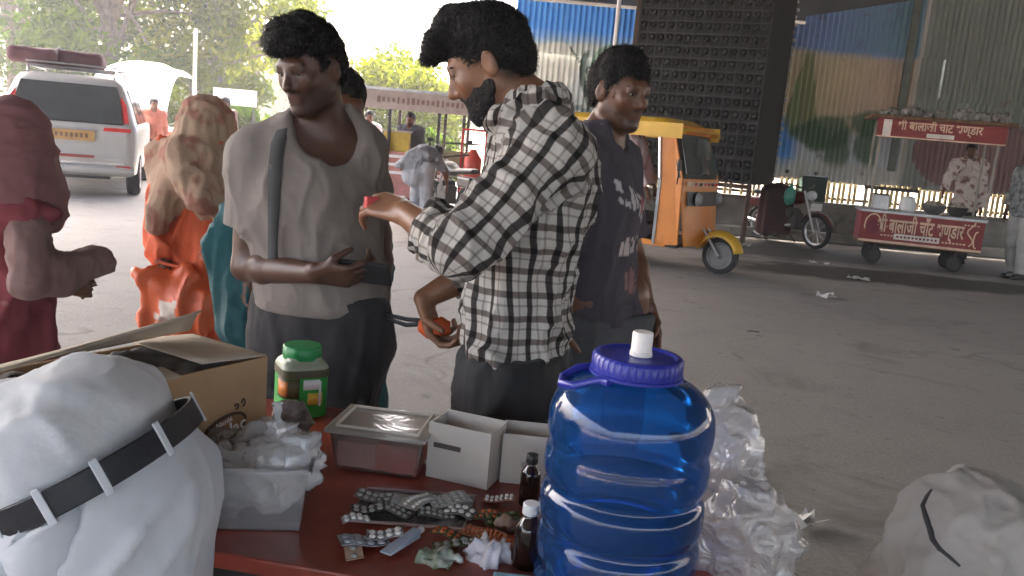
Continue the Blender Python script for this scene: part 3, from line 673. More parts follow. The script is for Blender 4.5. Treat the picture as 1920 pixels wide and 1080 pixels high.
for s in (-1, 1):
    MB().lathe([(.001, .05), (.05, .045), (.075, .02), (.08, 0)], P(.33*s, cowl_v(.33)+.04, .885), 20, R=np.stack([rr_, zz, rf], 1)).build('headlight', mat('dim_lamp_glass', (.25, .26, .27), .15, bump=0), rk, smooth=True)
    MB().prism([P(s*.60, .03, .34), P(s*.60, .0, 1.12), P(s*.575, -.17, 1.66), P(s*.575, -.34, 1.66), P(s*.60, -.26, 1.1), P(s*.60, -.26, .30)], rr_*s*-.03).build('side_return', m_or, rk, bevel=.006)
    MB().bar(P(s*.61, -.275, .32), P(s*.61, -.275, 1.1), .03).bar(P(s*.61, -.275, 1.1), P(s*.585, -.35, 1.66), .03).build('door_edge', m_steel, rk)
    MB().bar(P(s*.60, -1.15, .5), P(s*.57, -1.15, 1.66), .045).bar(P(s*.60, -2.2, .9), P(s*.55, -2.1, 1.66), .045).build('roof_post', m_steel if s > 0 else m_dark, rk)
    MB().tube([P(s*.62, -.05, 1.05), P(s*.78, .02, 1.15), P(s*.80, .03, 1.2)], .008, 6).build('mirror_arm', m_dark, rk); MB().box(P(s*.80, .03, 1.27), (.1, .02, .13), rz=math.atan2(rr_[1], rr_[0])).build('mirror', m_black, rk, bevel=.008)
    MB().prism([P(s*.62, -1.15, .34), P(s*.62, -1.15, .92), P(s*.62, -2.3, .95), P(s*.62, -2.4, .5), P(s*.62, -2.05, .36)], rr_*s*-.04).build('rear_side_panel', m_or, rk, bevel=.01)
    wheel(rk, P(s*.54, -1.75, .23), rr_*s, .23, .11)
    MB().box(P(s*.57, -.65, .33), (.06, 1.05, .06), rz=math.atan2(rr_[1], rr_[0])).build('sill', m_or, rk)
# roof with rounded edges
rb = MB(); vs = []; nu, nv = 11, 14
for j in range(nv+1):
    for i in range(nu+1):
        u = -1+2*i/nu; w = j/nv; v = -.04-2.24*w; e = max(0, (abs(u)-.7)/.3)**2
        z = 1.70+.085*math.sin(min(1, w*6+.1)*math.pi/2)*(1-e)+(.02 if w > .1 else -.02); vs.append(P(u*.60, v, z-.03*e))
o = rb.add(vs, [(j*(nu+1)+i, j*(nu+1)+i+1, (j+1)*(nu+1)+i+1, (j+1)*(nu+1)+i) for j in range(nv) for i in range(nu)]).build('roof', m_yl, rk, smooth='all'); m_ = o.modifiers.new('s', 'SOLIDIFY'); m_.thickness = .03
for s in (-1, 1): MB().box(P(s*.60, -1.16, 1.655), (.02, 2.2, .17), rz=math.atan2(rr_[1], rr_[0])).build('roof_valance', m_yl, rk)
MB().box(P(0, -1.15, .32), (1.12, 2.3, .05), rz=math.atan2(rr_[1], rr_[0])).build('floor', m_dark, rk)
MB().box(P(0, -1.55, .62), (1.08, .5, .14), rz=math.atan2(rr_[1], rr_[0])).build('passenger_seat', m_black, rk, bevel=.03); MB().box(P(0, -1.85, .95), (1.08, .12, .55), rz=math.atan2(rr_[1], rr_[0])).build('seat_back', m_black, rk, bevel=.03)
MB().box(P(0, -.72, .58), (.55, .38, .12), rz=math.atan2(rr_[1], rr_[0])).box(P(0, -.72, .42), (.5, .3, .2), rz=math.atan2(rr_[1], rr_[0])).build('driver_seat', m_black, rk, bevel=.02)
MB().box(P(0, -2.3, .75), (1.16, .1, .8), rz=math.atan2(rr_[1], rr_[0])).build('tail_panel', m_or, rk, bevel=.02)
MB().tube([P(0, -.05, .5), P(0, -.22, .98)], .025, 8).tube([P(-.3, -.25, 1.03), P(0, -.2, .98), P(.3, -.25, 1.03)], .016, 8).build('handlebar', m_dark, rk)
wheel(rk, P(0, .36, .225), rr_, .225, .10, rim=mat('grey_rim', (.16, .16, .16), .5))
mg = MB(); vs = []
for j in range(13):
    a = math.radians(12+j*13); 
    for i in range(9):
        w = -1+i/4; rad = .30-.07*abs(w)**2.5; vs.append(P(w*.125, .34+rad*math.cos(a), .23+rad*math.sin(a)))
o = mg.add(vs, [(j*9+i, j*9+i+1, (j+1)*9+i+1, (j+1)*9+i) for j in range(12) for i in range(8)]).build('mudguard', m_yl, rk, smooth='all'); m_ = o.modifiers.new('s', 'SOLIDIFY'); m_.thickness = .012
for s in (-1, 1): MB().tube([P(.085*s, .36, .225), P(.085*s, .16, .5), P(.06*s, .02, .62)], .017, 8).build('fork', m_steel, rk, smooth=True)

# ------------------------------------------------------------------ two-wheelers
def motorbike(label, loc, fwd, paint, s=1.0, plate=True, lean=0.08, name='motorcycle'):
    t = thing(name, label, 'motorcycle', loc); K, r, f = frame(loc, fwd)
    P = lambda u, v, z: K((u+lean*z)*s, v*s, z*s)
    for v, n in ((.66, 'front'), (-.62, 'rear')):
        c = P(0, v, .3); ax = nrm(r+A3(0, 0, -lean)); e = nrm(f); R = np.stack([e, np.cross(ax, e), ax], 1)
        o = MB().lathe([(.235*s, -.03), (.28*s, -.045), (.3*s, -.02), (.3*s, .02), (.28*s, .045), (.235*s, .03), (.235*s, -.03)], c, 26, R=R, caps=False).build('wheel', m_rubber, t, smooth=True)
        sp = MB(); sp.lathe([(.225*s, -.02), (.24*s, -.025), (.24*s, .025), (.225*s, .02), (.225*s, -.02)], c, 22, R=R, caps=False); sp.lathe([(.03, -.05), (.03, .05)], c, 10, R=R)
        for k in range(10):
            a = k*.628; sp.bar(c, c+R@A3(math.cos(a), math.sin(a), 0)*.23*s, .008)
        q = sp.build('rim', m_steel, None, base=1); q.data.transform(Matrix.Translation(Vector(-parent_base(t)))); q.parent = o
    MB().tube([P(.07, .66, .3), P(.07, .40, .95)], .022, 8).tube([P(-.07, .66, .3), P(-.07, .40, .95)], .022, 8).build('fork', m_steel, t, smooth=True)
    mm = MB(); vs = []
    for j in range(9):
        a = math.radians(20+j*17)
        for i in (-1, -.5, .5, 1): vs.append(P(.055*i, .66+.34*math.cos(a), .3+(.34-.03*abs(i))*math.sin(a)))
    o = mm.add(vs, [(j*4+i, j*4+i+1, j*4+i+5, j*4+i+4) for j in range(8) for i in range(3)]).build('front_mudguard', paint, t, smooth='all'); q = o.modifiers.new('s', 'SOLIDIFY'); q.thickness = .01
    c = P(0, .12, .82); S = SDF(c-A3(.5, .5, .25), c+A3(.5, .5, .25), .02); S.ell(P(0, .15, .82), (r, f, A3(0, 0, 1)), (.13*s, .27*s, .12*s)); S.ell(P(0, .02, .80), (r, f, A3(0, 0, 1)), (.10*s, .25*s, .09*s)); sdf_obj('fuel_tank', S, paint, t)
    c = P(0, -.4, .8); S = SDF(c-A3(.6, .6, .25), c+A3(.6, .6, .25), .02); S.cap(P(0, -.05, .79), P(0, -.75, .84), .10*s, .085*s, flat=(A3(0, 0, 1), .5)); sdf_obj('seat', m_black, None) if False else sdf_obj('seat', S, m_black, t)
    MB().box(P(0, -.6, .66), (.2*s, .45*s, .16*s), rz=math.atan2(r[1], r[0])).build('side_panel', paint, t, bevel=.03)
    MB().box(P(0, .1, .42), (.2*s, .34*s, .28*s), rz=math.atan2(r[1], r[0])).lathe([(.09, -.12), (.09, .12)], P(0, .12, .55), 14, R=np.stack([f, A3(0, 0, 1), r], 1)).build('engine', m_dark, t, bevel=.02)
    MB().tube([P(.12, .2, .35), P(.16, -.2, .28), P(.16, -.85, .34)], [.02, .025, .045], 10).build('exhaust', m_steel, t, smooth=True)
    MB().tube([P(-.36, .22, 1.05), P(-.2, .33, 1.02), P(0, .38, .98), P(.2, .33, 1.02), P(.36, .22, 1.05)], .014, 8).build('handlebar', m_dark, t, smooth=True)
    MB().lathe([(.001, .07), (.06, .06), (.085, .03), (.09, 0), (.06, -.08), (.02, -.1)], P(0, .50, .88), 18, R=np.stack([r, A3(0, 0, 1), f], 1)).build('headlight', mat('lamp_glass', (.55, .57, .6), .1, bump=0), t, smooth=True)
    for k in (-1, 1):
        MB().tube([P(.28*k, .26, 1.05), P(.34*k, .24, 1.2)], .006, 6).build('mirror_stalk', m_dark, t); MB().ellip_(P(.35*k, .24, 1.25), r*.05, f*.012, A3(0, 0, 1)*.035).build('mirror', m_black, t, smooth=True)
    if plate: MB().box(P(0, .62, .70), (.26*s, .01, .12*s), rz=math.atan2(r[1], r[0])).build('number_plate', m_white, t, bevel=.004)
    MB().tube([P(-.12, -.1, .2), P(-.3, -.05, .02)], .012, 6).build('side_stand', m_dark, t)
    return t, P
def ellip_(s, c, a, b, cc, n=10, m=6):
    base = len(s.v)
    for i in range(m+1):
        th = math.pi*i/m
        for k in range(n):
            ph = 2*math.pi*k/n; s.v.append(tuple(c+a*math.sin(th)*math.cos(ph)+b*math.sin(th)*math.sin(ph)+cc*math.cos(th)))
    for i in range(m):
        for k in range(n): s.f.append((base+i*n+k, base+i*n+(k+1) % n, base+(i+1)*n+(k+1) % n, base+(i+1)*n+k))
    return s
MB.ellip_ = ellip_
m_maroon = mat('maroon_paint', (.12, .02, .02), .35, bump=.03)
mt, MP = motorbike('maroon motorcycle parked front on between the rickshaw and snack cart', on(1472, 456, 0), (.50, -.87), m_maroon, 1.0)
# teal bag on the handlebar
q = MP(.30, .30, .84); tb = thing('shopping_bag', 'small teal bag hanging from the handlebar of the maroon motorcycle', 'bag', q)
S = SDF(q-A3(.2, .2, .25), q+A3(.2, .2, .25), .015); S.ell(q, (A3(1, 0, 0), A3(0, 1, 0), A3(0, 0, 1)), (.10, .07, .15)); S.cap(q+A3(0, 0, .1), q+A3(0, 0, .2), .04, .015)
sdf_obj('soft_form', S, mat('teal_plastic', (.05, .30, .22), .5), tb, lambda V, N: (ridged(V*14, 3)-.4)*.02)
MB().tube([q+A3(-.02, 0, .18), MP(.3, .25, 1.07), q+A3(.03, 0, .18)], .006, 6).build('bag_handle', mat('teal_plastic', (.05, .3, .22), .5), tb)
# red cloth over something, green crate by the fence behind the motorcycle
q = at(1462, 332, 15.1)*A3(1, 1, 0); rc = thing('covered_pile', 'dark red cloth thrown over a pile by the low wall, left of the motorcycle', 'pile', q)
S = SDF(q-A3(.6, .6, .1), q+A3(.6, .6, 1.3), .035); S.box(q+A3(0, 0, .55), (A3(1, 0, 0), A3(0, 1, 0), A3(0, 0, 1)), (.24, .25, .42), .1, .05); S.ell(q+A3(.05, 0, .85), np.eye(3), (.22, .22, .16), .08)
sdf_obj('cloth', S, mat('dark_red_cloth', (.05, .016, .018), .85), rc, lambda V, N: (ridged(V*A3(5, 5, 1.2), 5)-.4)*.07)
q = at(1540, 352, 15.5); gc = thing('green_crate', 'dark green crate on the low wall behind the teal bag', 'crate', (q[0], 16.0, .73))
b_ = parent_base(gc); MB().box(b_+A3(0, 0, .23), (.46, .3, .46)).build('crate_body', mat('dark_green_plastic', (.012, .05, .035), .5), gc, bevel=.02); MB().box(b_+A3(0, 0, .47), (.50, .33, .03)).build('crate_rim', m_steel, gc, bevel=.005)

motorbike('grey parked motorcycle half hidden behind the patterned scarf', on(330, 312, 0)+A3(0, 0, 0), (-.9, .4), mat('grey_paint', (.12, .12, .13), .4), 1.0, name='motorcycle')
m_bb = mat('black_paint', (.02, .02, .022), .35, bump=.02)
motorbike('black scooter ridden toward the snack stall by the person in white trousers', on(835, 415, 0), (-.5, .86), m_bb, 1.02, plate=False, name='motor_scooter')

# ------------------------------------------------------------------ red snack cart
m_banner = mat('red_banner', (.27, .038, .038), .55, var=.2, scale=3, bump=.1, bscale=12)
m_bannerd = mat('dark_red_banner', (.22, .03, .05), .6, var=.3, scale=3)
m_ink = mat('banner_lettering', (.75, .52, .38), .6, bump=0); m_inkw = mat('white_lettering', (.75, .68, .62), .6, bump=0)
ct = thing('snack_cart', 'red snack cart with lettered banners and a flat roof by the mural wall', 'cart', (6.1, 13.2, 0))
Y0 = 12.75; pL = at(1606, 420, Y0); pR = at(1848, 440, Y0); xL, xR = pL[0], pR[0]; W = xR-xL; xm = (xL+xR)/2
zt1, zb1 = at(1603, 393, Y0)[2], at(1600, 452, Y0)[2]
MB().box((xm, Y0+.02, (zt1+zb1)/2), (W, .03, zt1-zb1)).build('front_banner', m_banner, ct, bevel=.004)
MB().box((xm, Y0-.002, zb1+.02), (W, .012, .035)).box((xm, Y0-.002, zt1-.01), (W, .012, .025)).build('banner_trim', m_ink, ct)
MB().box((xm, Y0+.55, zt1+.0), (W+.06, 1.12, .05)).build('counter_top', m_steel, ct, bevel=.01)
for sx in (xL+.02, xR-.02): MB().box((sx, Y0+.55, (zt1+zb1)/2), (.03, 1.0, zt1-zb1-.03)).build('side_panel', m_bannerd, ct)
MB().box((xm, Y0+.55, zb1), (W, 1.0, .04)).build('cart_bed', m_brownw, ct)
zr0, zr1 = at(1620, 252, Y0)[2], at(1620, 216, Y0)[2]
for sx in (xL+.1, xR-.02):
    for sy in (Y0+.04, Y0+1.04): MB().bar((sx, sy, zb1), (sx, sy, zr1), .035).build('post', mat('worn_metal_post', (.33, .30, .25), .5), ct)
MB().box((xm+.05, Y0-.0, (zr0+zr1)/2), (W+.05, .03, zr1-zr0)).build('top_banner', m_banner, ct, bevel=.004)
MB().box((xm+.05, Y0-.02, zr0+.008), (W+.05, .012, .02)).build('banner_trim', m_ink, ct)
MB().box((xm+.05, Y0+.5, zr1+.02), (W+.3, 1.25, .05)).build('roof', m_brownw, ct, bevel=.008)
text_mesh('lettering', 'शी बालाजी चाँट भण्डार', .29, (xm-.02, Y0-.006, (zt1+zb1)/2+.03), (1, 0, 0), (0, 0, 1), m_ink, ct, .004, bold=.006, fitw=1.36)
MB().bar((xL+.37, Y0-.008, (zt1+zb1)/2-.02), (xL+.44, Y0-.008, (zt1+zb1)/2+.03), .01).build('lettering_stroke', m_ink, ct)
MB().box((xm-.05, Y0-.004, zb1+.115), (.72, .012, .085)).build('pale_pill', m_inkw, ct, bevel=.03)
t_ = MB()
for i in range(11): t_.box((xm-.35+i*.06, Y0-.012, zb1+.115), (.035, .006, .03))
t_.build('small_print', m_bannerd, ct)['kind'] = 'stuff'
t_ = MB()
for i in range(7): t_.box((xL+.36+i*.055, Y0-.004, zb1+.12), (.035, .006, .022)).box((xR-.60+i*.055, Y0-.004, zb1+.10), (.038, .006, .022))
for i in range(5): t_.box((xR-.30+i*.05, Y0-.004, zt1-.08), (.03, .006, .02))
t_.build('small_print', m_ink, ct)['kind'] = 'stuff'
# round emblem at the left of the banner and curl at the right
MB().tube([(xL+.20+.13*math.cos(a), Y0-.008, (zt1+zb1)/2+.02+.17*math.sin(a)) for a in np.linspace(-.3, 3.5, 14)], .012, 6).build('emblem_arc', m_ink, ct)
MB().disc((xL+.2, Y0-.002, (zt1+zb1)/2), (0, 1, 0), .11, .01).build('emblem', m_bannerd, ct)
MB().tube([(xR-.20+.05*math.sin(a*2), Y0-.008, zb1+.08+a*.09) for a in np.linspace(0, 4, 14)], .012, 6).tube([(xR-.10+.04*math.cos(a), Y0-.008, (zt1+zb1)/2-.05+.12*math.sin(a)) for a in np.linspace(1.2, 5, 12)], .012, 6).build('emblem_arc', m_ink, ct)
text_mesh('lettering', 'शी बालाजी चाट भण्डार', .17, (xm+.02, Y0-.02, (zr0+zr1)/2+.04), (1, 0, 0), (0, 0, 1), m_ink, ct, .004, bold=.004, fitw=1.30)
MB().box((xm+.05, Y0-.018, zr0+.06), (.42, .01, .06)).build('pale_pill', m_inkw, ct); MB().box((xL+.18, Y0-.018, (zr0+zr1)/2), (.13, .01, .24)).build('pale_panel', m_inkw, ct)
for sx in (xL+.3, xR-.35):
    for sy in (Y0+.2, Y0+.9): wheel(ct, (sx, sy, .13), (0, 1, 0), .13, .05, rim=m_dark)
MB().box((xm, Y0+.55, .26), (W-.3, .05, .05)).box((xL+.3, Y0+.55, .25), (.05, .8, .08)).box((xR-.35, Y0+.55, .25), (.05, .8, .08)).build('axle', m_dark, ct)
MB().box((xL+.5, Y0+.8, zt1+.33), (.9, .06, .05)).build('back_rail', m_dark, ct)
zc = zt1+.025
def on_cart(name, label, cat, dx, dy, build):
    b = A3(xL+dx, Y0+dy, zc); t = thing(name, label, cat, b); build(t, b); return t
on_cart('metal_tin', 'square tin at the left end of the snack cart counter', 'tin', .28, .2, lambda t, b: (MB().box(b+A3(0, 0, .11), (.26, .2, .22)).build('tin_body', m_steel, t, bevel=.01), MB().box(b+A3(0, 0, .228), (.27, .21, .015)).build('lid', m_dark, t)))
on_cart('white_tub', 'rounded white tub in the middle of the snack cart counter', 'tub', .72, .2, lambda t, b: (MB().lathe([(.10, 0), (.135, .03), (.14, .12), (.10, .2)], b, 20).build('tub_body', m_white, t, smooth=True), MB().lathe([(.105, .2), (.105, .22), (.02, .24)], b, 20).build('lid', m_white, t, smooth=True)))
def bowl(t, b, m=m_steel, r=.2):
    MB().lathe([(.08, 0), (r*.8, .05), (r, .14), (r*.97, .14), (r*.75, .055), (.02, .02)], b, 22).build('bowl', m, t, smooth=True)
    S = SDF(b-A3(.3, .3, .1), b+A3(.3, .3, .3), .025); S.ell(b+A3(0, 0, .12), np.eye(3), (r*.9, r*.9, .08)); sdf_obj('heaped_food', S, mat('fried_food', (.28, .16, .08), .8, var=.6, scale=25, var2=(.6, .55, .45)), t, lambda V, N: (vnoise(V*22, 4)-.5)*.05)
on_cart('food_bowl', 'steel bowl heaped with snacks, centre right of the cart counter', 'bowl', 1.14, .25, bowl)
on_cart('food_tray', 'dark bowl of snacks beside the vendor on the cart counter', 'bowl', 1.50, .2, lambda t, b: bowl(t, b, m_dark, .17))
b2 = lambda dx, dy: A3(xL+dx, Y0+dy, zr1+.046)
for i, (dx, c, lab, h) in enumerate([(.22, (.12, .16, .08), 'green sack lying at the left end of the cart roof', .10), (.55, (.03, .03, .03), 'black bundle on the cart roof above the word panel', .13), (.92, (.18, .20, .12), 'greenish rag bundle in the middle of the cart roof', .10), (1.35, (.5, .48, .45), 'white and black wrapped bundle on the cart roof', .16), (1.62, (.42, .38, .36), 'pale crumpled bag right of the middle on the cart roof', .12), (1.90, (.14, .06, .04), 'reddish brown bundle at the right end of the cart roof', .14)]):
    b = b2(dx, .22); t = thing('roof_bundle', lab, 'bundle', b, 'bundles on the snack cart roof'); S = SDF(b-A3(.3, .25, .06), b+A3(.3, .25, .3), .022)
    S.ell(b+A3(0, 0, h*.45), np.eye(3), (.17, .13, h*.55)); S.ell(b+A3(.09, 0, h*.6), np.eye(3), (.08, .08, h*.5)); S.cut(b, (0, 0, -1))
    sdf_obj('bundle_cloth', S, mat('bundle_%d' % i, c, .8, var=.8, scale=14, var2=(.35, .33, .3)), t, lambda V, N, i=i: (ridged(V*14, i)-.4)*.05)

CA = math.radians(-15); piv = A3(xm, Y0, 0); RC = np.array([[math.cos(CA), -math.sin(CA), 0], [math.sin(CA), math.cos(CA), 0], [0, 0, 1]])
for o in [x for x in COL.objects if x.parent is None and (x is ct or x.get('group') == 'bundles on the snack cart roof' or (x.get('label') or '').find('cart counter') >= 0)]:
    l = A3(*o.location); o.location = (piv+RC@((l-piv)*A3(.88, .72, 1))).tolist(); o.rotation_euler = (0, 0, CA); o.scale = (.88, .72, 1)
# ------------------------------------------------------------------ food stall with signboard roof, centre left
fs0 = A3(atx(775, 15), 15, 0)
fs = thing('food_stall', 'open roadside stall with long pale signboard roof behind the two men', 'stall', fs0)
xa, xb = at(662, 180, 15)[0], at(905, 200, 15)[0]; xc = (xa+xb)/2; Wd = xb-xa; z1, z0 = at(760, 172, 15)[2], at(760, 207, 15)[2]
m_sign = mat('pale_signboard', (.42, .34, .30), .6, var=.15); m_signl = mat('brown_lettering', (.25, .14, .12), .6, bump=0)
MB().box((xc, 15, (z0+z1)/2), (Wd, .05, z1-z0)).build('signboard', m_sign, fs, bevel=.005)
MB().box((xc, 15.6, z1+.02), (Wd+.1, 1.35, .05)).build('roof', m_steel, fs)
t_ = MB()
rr2 = np.random.default_rng(5)
for i in range(18): t_.box((xa+.45+i*.085, 14.97, (z0+z1)/2), (rr2.uniform(.03, .06), .006, rr2.uniform(.07, .12)))
t_.build('sign_lettering', m_signl, fs)['kind'] = 'stuff'
for x in (xa+.03, at(730, 240, 15)[0], at(822, 250, 15)[0], at(868, 260, 15)[0]):
    for y in (15.0, 16.2): MB().bar((x, y, 0), (x, y, z0 if y < 15.5 else z1), .05).build('post', m_dark, fs)
zcn = at(750, 285, 15)[2]
MB().box((at(745, 290, 15)[0], 15.3, zcn/2+.1), (1.55, .6, zcn-.2)).build('counter', mat('faded_pink_board', (.5, .22, .20), .6), fs, bevel=.01)
for i in range(3): MB().box((at(745, 290, 15)[0], 14.985, zcn-.08-i*.14), (1.55, .012, .05)).build('counter_stripe', m_white, fs)
MB().box((at(850, 300, 15)[0], 15.02, at(850, 300, 15)[2]), (.62, .04, .30)).build('side_board', mat('drab_board', (.25, .22, .12), .7), fs)
MB().bar(at(835, 322, 15), at(905, 328, 15), .05).bar(at(835, 268, 15), at(905, 272, 15), .03).build('rail', m_dark, fs)
yb = thing('yellow_box', 'yellow box standing on the stall counter under the signboard', 'box', A3(at(742, 258, 15)[0], 15.2, zcn))
b_ = parent_base(yb); MB().box(b_+A3(0, 0, .17), (.44, .3, .34)).build('box_body', mat('yellow_card', (.55, .38, .05), .6), yb, bevel=.01); MB().box(b_+A3(0, 0, .35), (.48, .33, .03)).build('lid', mat('pale_signboard', (.42, .34, .3), .6), yb)
rg = thing('red_gas_frame', 'red rack with a bright red cylinder beside the stall, left of the chequered shirt', 'rack', A3(at(885, 320, 14.6)[0], 14.6, 0)); b_ = parent_base(rg)
MB().lathe([(.13, 0), (.15, .03), (.15, .5), (.08, .6), (.04, .66)], b_+A3(0, 0, .5), 18).build('cylinder', mat('bright_red_paint', (.6, .06, .03), .45), rg, smooth=True)
MB().bar(b_+A3(-.2, 0, 0), b_+A3(-.2, 0, 1.5), .03).bar(b_+A3(.2, 0, 0), b_+A3(.2, 0, 1.5), .03).bar(b_+A3(-.2, 0, 1.48), b_+A3(.2, 0, 1.48), .03).bar(b_+A3(-.2, 0, .48), b_+A3(.2, 0, .48), .03).build('rack_frame', m_red, rg)
# litter
m_paper = mat('litter_paper', (.6, .58, .55), .8)
for i, (x, y, lab) in enumerate([(1395, 462, 'pale scrap of litter behind the rickshaw front wheel'), (1525, 494, 'crushed white litter below the motorcycle'), (1548, 497, 'second scrap of litter just right of the crushed one'), (1600, 524, 'white crumpled litter on the damp patch'), (1618, 526, 'smaller crumpled litter right of the one on the damp patch'), (1412, 623, 'thin dark twig lying alone on the open road'), (1505, 990, 'torn white wrapper on the road right of the plastic bags'), (1545, 558, 'small pale scrap at the near edge of the damp patch')]):
    p = on(x, y, 0) if i != 6 else on(x, y, 0); s = [.09, .06, .06, .08, .07, .08, .10, .1][i]
    t = MB(); r = np.random.default_rng(i+40)
    for k in range(7 if i != 5 else 1):
        a = r.uniform(0, 6.28); w = s*r.uniform(.3, .8); c = p+A3(r.uniform(-s, s)*.8, r.uniform(-s, s)*.6, .012)
        if i == 5: t.tube([p+A3(-.05, 0, .006), p+A3(0, .01, .009), p+A3(.05, 0, .006)], .004, 5)
        else: t.prism([c+A3(math.cos(a)*w, math.sin(a)*w, 0), c+A3(math.cos(a+2)*w*.7, math.sin(a+2)*w*.7, s*.5), c+A3(math.cos(a+4)*w, math.sin(a+4)*w, .004)], (0, 0, .002))
    tagit(t.build('litter', m_paper if i != 5 else m_dark), lab, 'litter')
# ------------------------------------------------------------------ people
Z = A3(0, 0, 1)
def skin(name, c): return mat(name, c, .42, var=.12, scale=9, bump=.10, bscale=120, spec=.5, sss=.05, dist=.002, attr='Col')
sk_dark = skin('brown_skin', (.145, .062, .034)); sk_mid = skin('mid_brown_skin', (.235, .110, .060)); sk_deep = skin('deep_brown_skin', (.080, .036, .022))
m_hair = mat('black_hair', (.012, .010, .010), .55, var=.4, scale=60, bump=.9, bscale=160, spec=.3, dist=.01)
m_eye = mat('eye_white', (.30, .26, .23), .2, bump=0, var=.05); m_iris = mat('iris', (.02, .012, .01), .15, bump=0)
def skel(base, H, f, lean=0.0, **ov):
    s = H/1.70; f = nrm(A3(f[0], f[1], 0)); r = A3(f[1], -f[0], 0); b = A3(base[0], base[1], 0)
    P = lambda a, q, c: b+(r*a+f*(q+lean*max(0, c-.9))+Z*c)*s
    J = dict(pel=P(0, 0, .93), wai=P(0, .0, 1.07), che=P(0, .0, 1.28), nb=P(0, -.015, 1.43), hd=P(0, .03, 1.585),
             hiR=P(.09, 0, .90), hiL=P(-.09, 0, .90), knR=P(.10, .02, .48), knL=P(-.10, .02, .48), anR=P(.10, -.02, .08), anL=P(-.10, -.02, .08),
             shR=P(.185, -.01, 1.385), shL=P(-.185, -.01, 1.385), elR=P(.235, -.03, 1.11), elL=P(-.235, -.03, 1.11), wrR=P(.25, .04, .86), wrL=P(-.25, .04, .86))
    J.update(f=f, r=r, s=s, b=b, hf=nrm(f+A3(0, 0, -.1)), hu=Z, hs=s, toR=P(.11, .12, .03), toL=P(-.11, .12, .03),
             hdR=A3(0, 0, -1)+f*.15, hdL=A3(0, 0, -1)+f*.15, palR=-r, palL=r, curl=.35, fat=1.0)
    J.update(ov); J['lat'] = nrm(J['shR']-J['shL']); J['chf'] = nrm(np.cross(J['lat'], J['che']-J['wai']))*-1
    if J['chf']@f < 0: J['chf'] = -J['chf']
    return J
def torso(S, J, inf=0.0, k=.05, legs=False):
    s, l, f = J['s'], J['lat'], J['chf']; r = J['r']; q = J['fat']
    S.cap(J['pel']-r*.065*s, J['pel']+r*.065*s, .115*s*q+inf, flat=(J['f'], .9), k=k)
    S.cap(J['pel'], J['wai'], .145*s*q+inf, .138*s*q+inf, flat=(J['f'], .78), k=k)
    cw_ = .165*J.get('chw', 1)
    S.cap(J['wai'], J['che'], .138*s*q+inf, cw_*s+inf, flat=(f, .74), k=k)
    S.cap(J['che'], (J['che']*.35+J['nb']*.65), cw_*s+inf, .11*s+inf, flat=(f, .68), k=k)
    S.cap(J['shL'], J['shR'], .060*s+inf, k=k)
    for a in ('shL', 'shR'): S.cap(J['nb']+Z*.01, J[a]*.8+J['nb']*.2, .052*s+inf*.6, .052*s+inf, k=k)
def head_frame(J):
    f = nrm(J['hf']); u = J['hu']-f*np.dot(J['hu'], f); u = nrm(u); r = np.cross(f, u)
    return J['hd'], r, f, u, J['hs']
def head(S, J, female=False, nose=1.0):
    c, r, f, u, s = head_frame(J); P = lambda a, b, d: c+(r*a+f*b+u*d)*s; R = (r, f, u)
    S.cap(J['nb']-Z*.02, P(0, -.025, -.06), .058*s, .055*s, k=.03)
    S.ell(P(0, -.012, .028), R, (.074*s, .097*s, .088*s), k=.02); S.ell(P(0, .022, -.035), R, (.060*s, .070*s, .082*s), k=.03)
    for d in (-1, 1):
        S.cap(P(.048*d, .0, -.055), P(.018*d, .062, -.098), .020*s, .018*s, k=.025)
        S.ell(P(.036*d, .064, -.022), R, (.022*s, .018*s, .020*s), k=.02)
    S.ell(P(0, .072, -.098), R, (.020*s, .016*s, .016*s), k=.02)
    S.cap(P(-.032, .080, .022), P(.032, .080, .022), .012*s, k=.015)
    for d in (-1, 1): S.ell(P(.031*d, .098, .002), R, (.016*s, .014*s, .011*s), k=.014, mode='sub')
    for d in (-1, 1):
        S.cap(P(.020*d, .0855, .0085), P(.043*d, .0815, .0075), .0062*s, k=.004); S.cap(P(.021*d, .084, -.0085), P(.042*d, .081, -.0085), .0050*s, k=.004)
    S.cap(P(0, .086, .010), P(0, .108*nose, -.030), .008*s, .013*s, k=.012); S.cap(P(-.012, .092, -.036), P(.012, .092, -.036), .009*s, k=.008)
    S.cap(P(-.020, .083, -.060), P(.020, .083, -.060), .0075*s, k=.006); S.cap(P(-.016, .081, -.073), P(.016, .081, -.073), .009*s, k=.006)
    for d in (-1, 1):
        S.ell(P(.076*d, -.010, -.008), (nrm(r*d+f*.35), nrm(f-r*d*.35), u), (.009*s, .019*s, .032*s), k=.006); S.ell(P(.086*d, -.004, -.004), R, (.007*s, .010*s, .018*s), k=.005, mode='sub')
def eyes(J, par):
    c, r, f, u, s = head_frame(J)
    e = MB(); i = MB()
    for d in (-1, 1):
        p = c+(r*.031*d+f*.0740+u*.000)*s; e.ellip_(p, r*.0125*s, f*.0120*s, u*.0120*s, 12, 8); i.ellip_(p+f*.0085*s, r*.0062*s, f*.0042*s, u*.0062*s, 10, 6)
    o = e.build('eyes', m_eye, par, smooth='all'); i.build('irises', m_iris, par, smooth='all')
    l = MB()
    for d in (-1, 1): l.tube([c+(r*.016*d+f*.086+u*.022)*s, c+(r*.032*d+f*.086+u*.027)*s, c+(r*.050*d+f*.074+u*.021)*s], [.0028*s, .0035*s, .002*s], 6)
    l.build('eyebrows', m_hair, par, smooth='all')
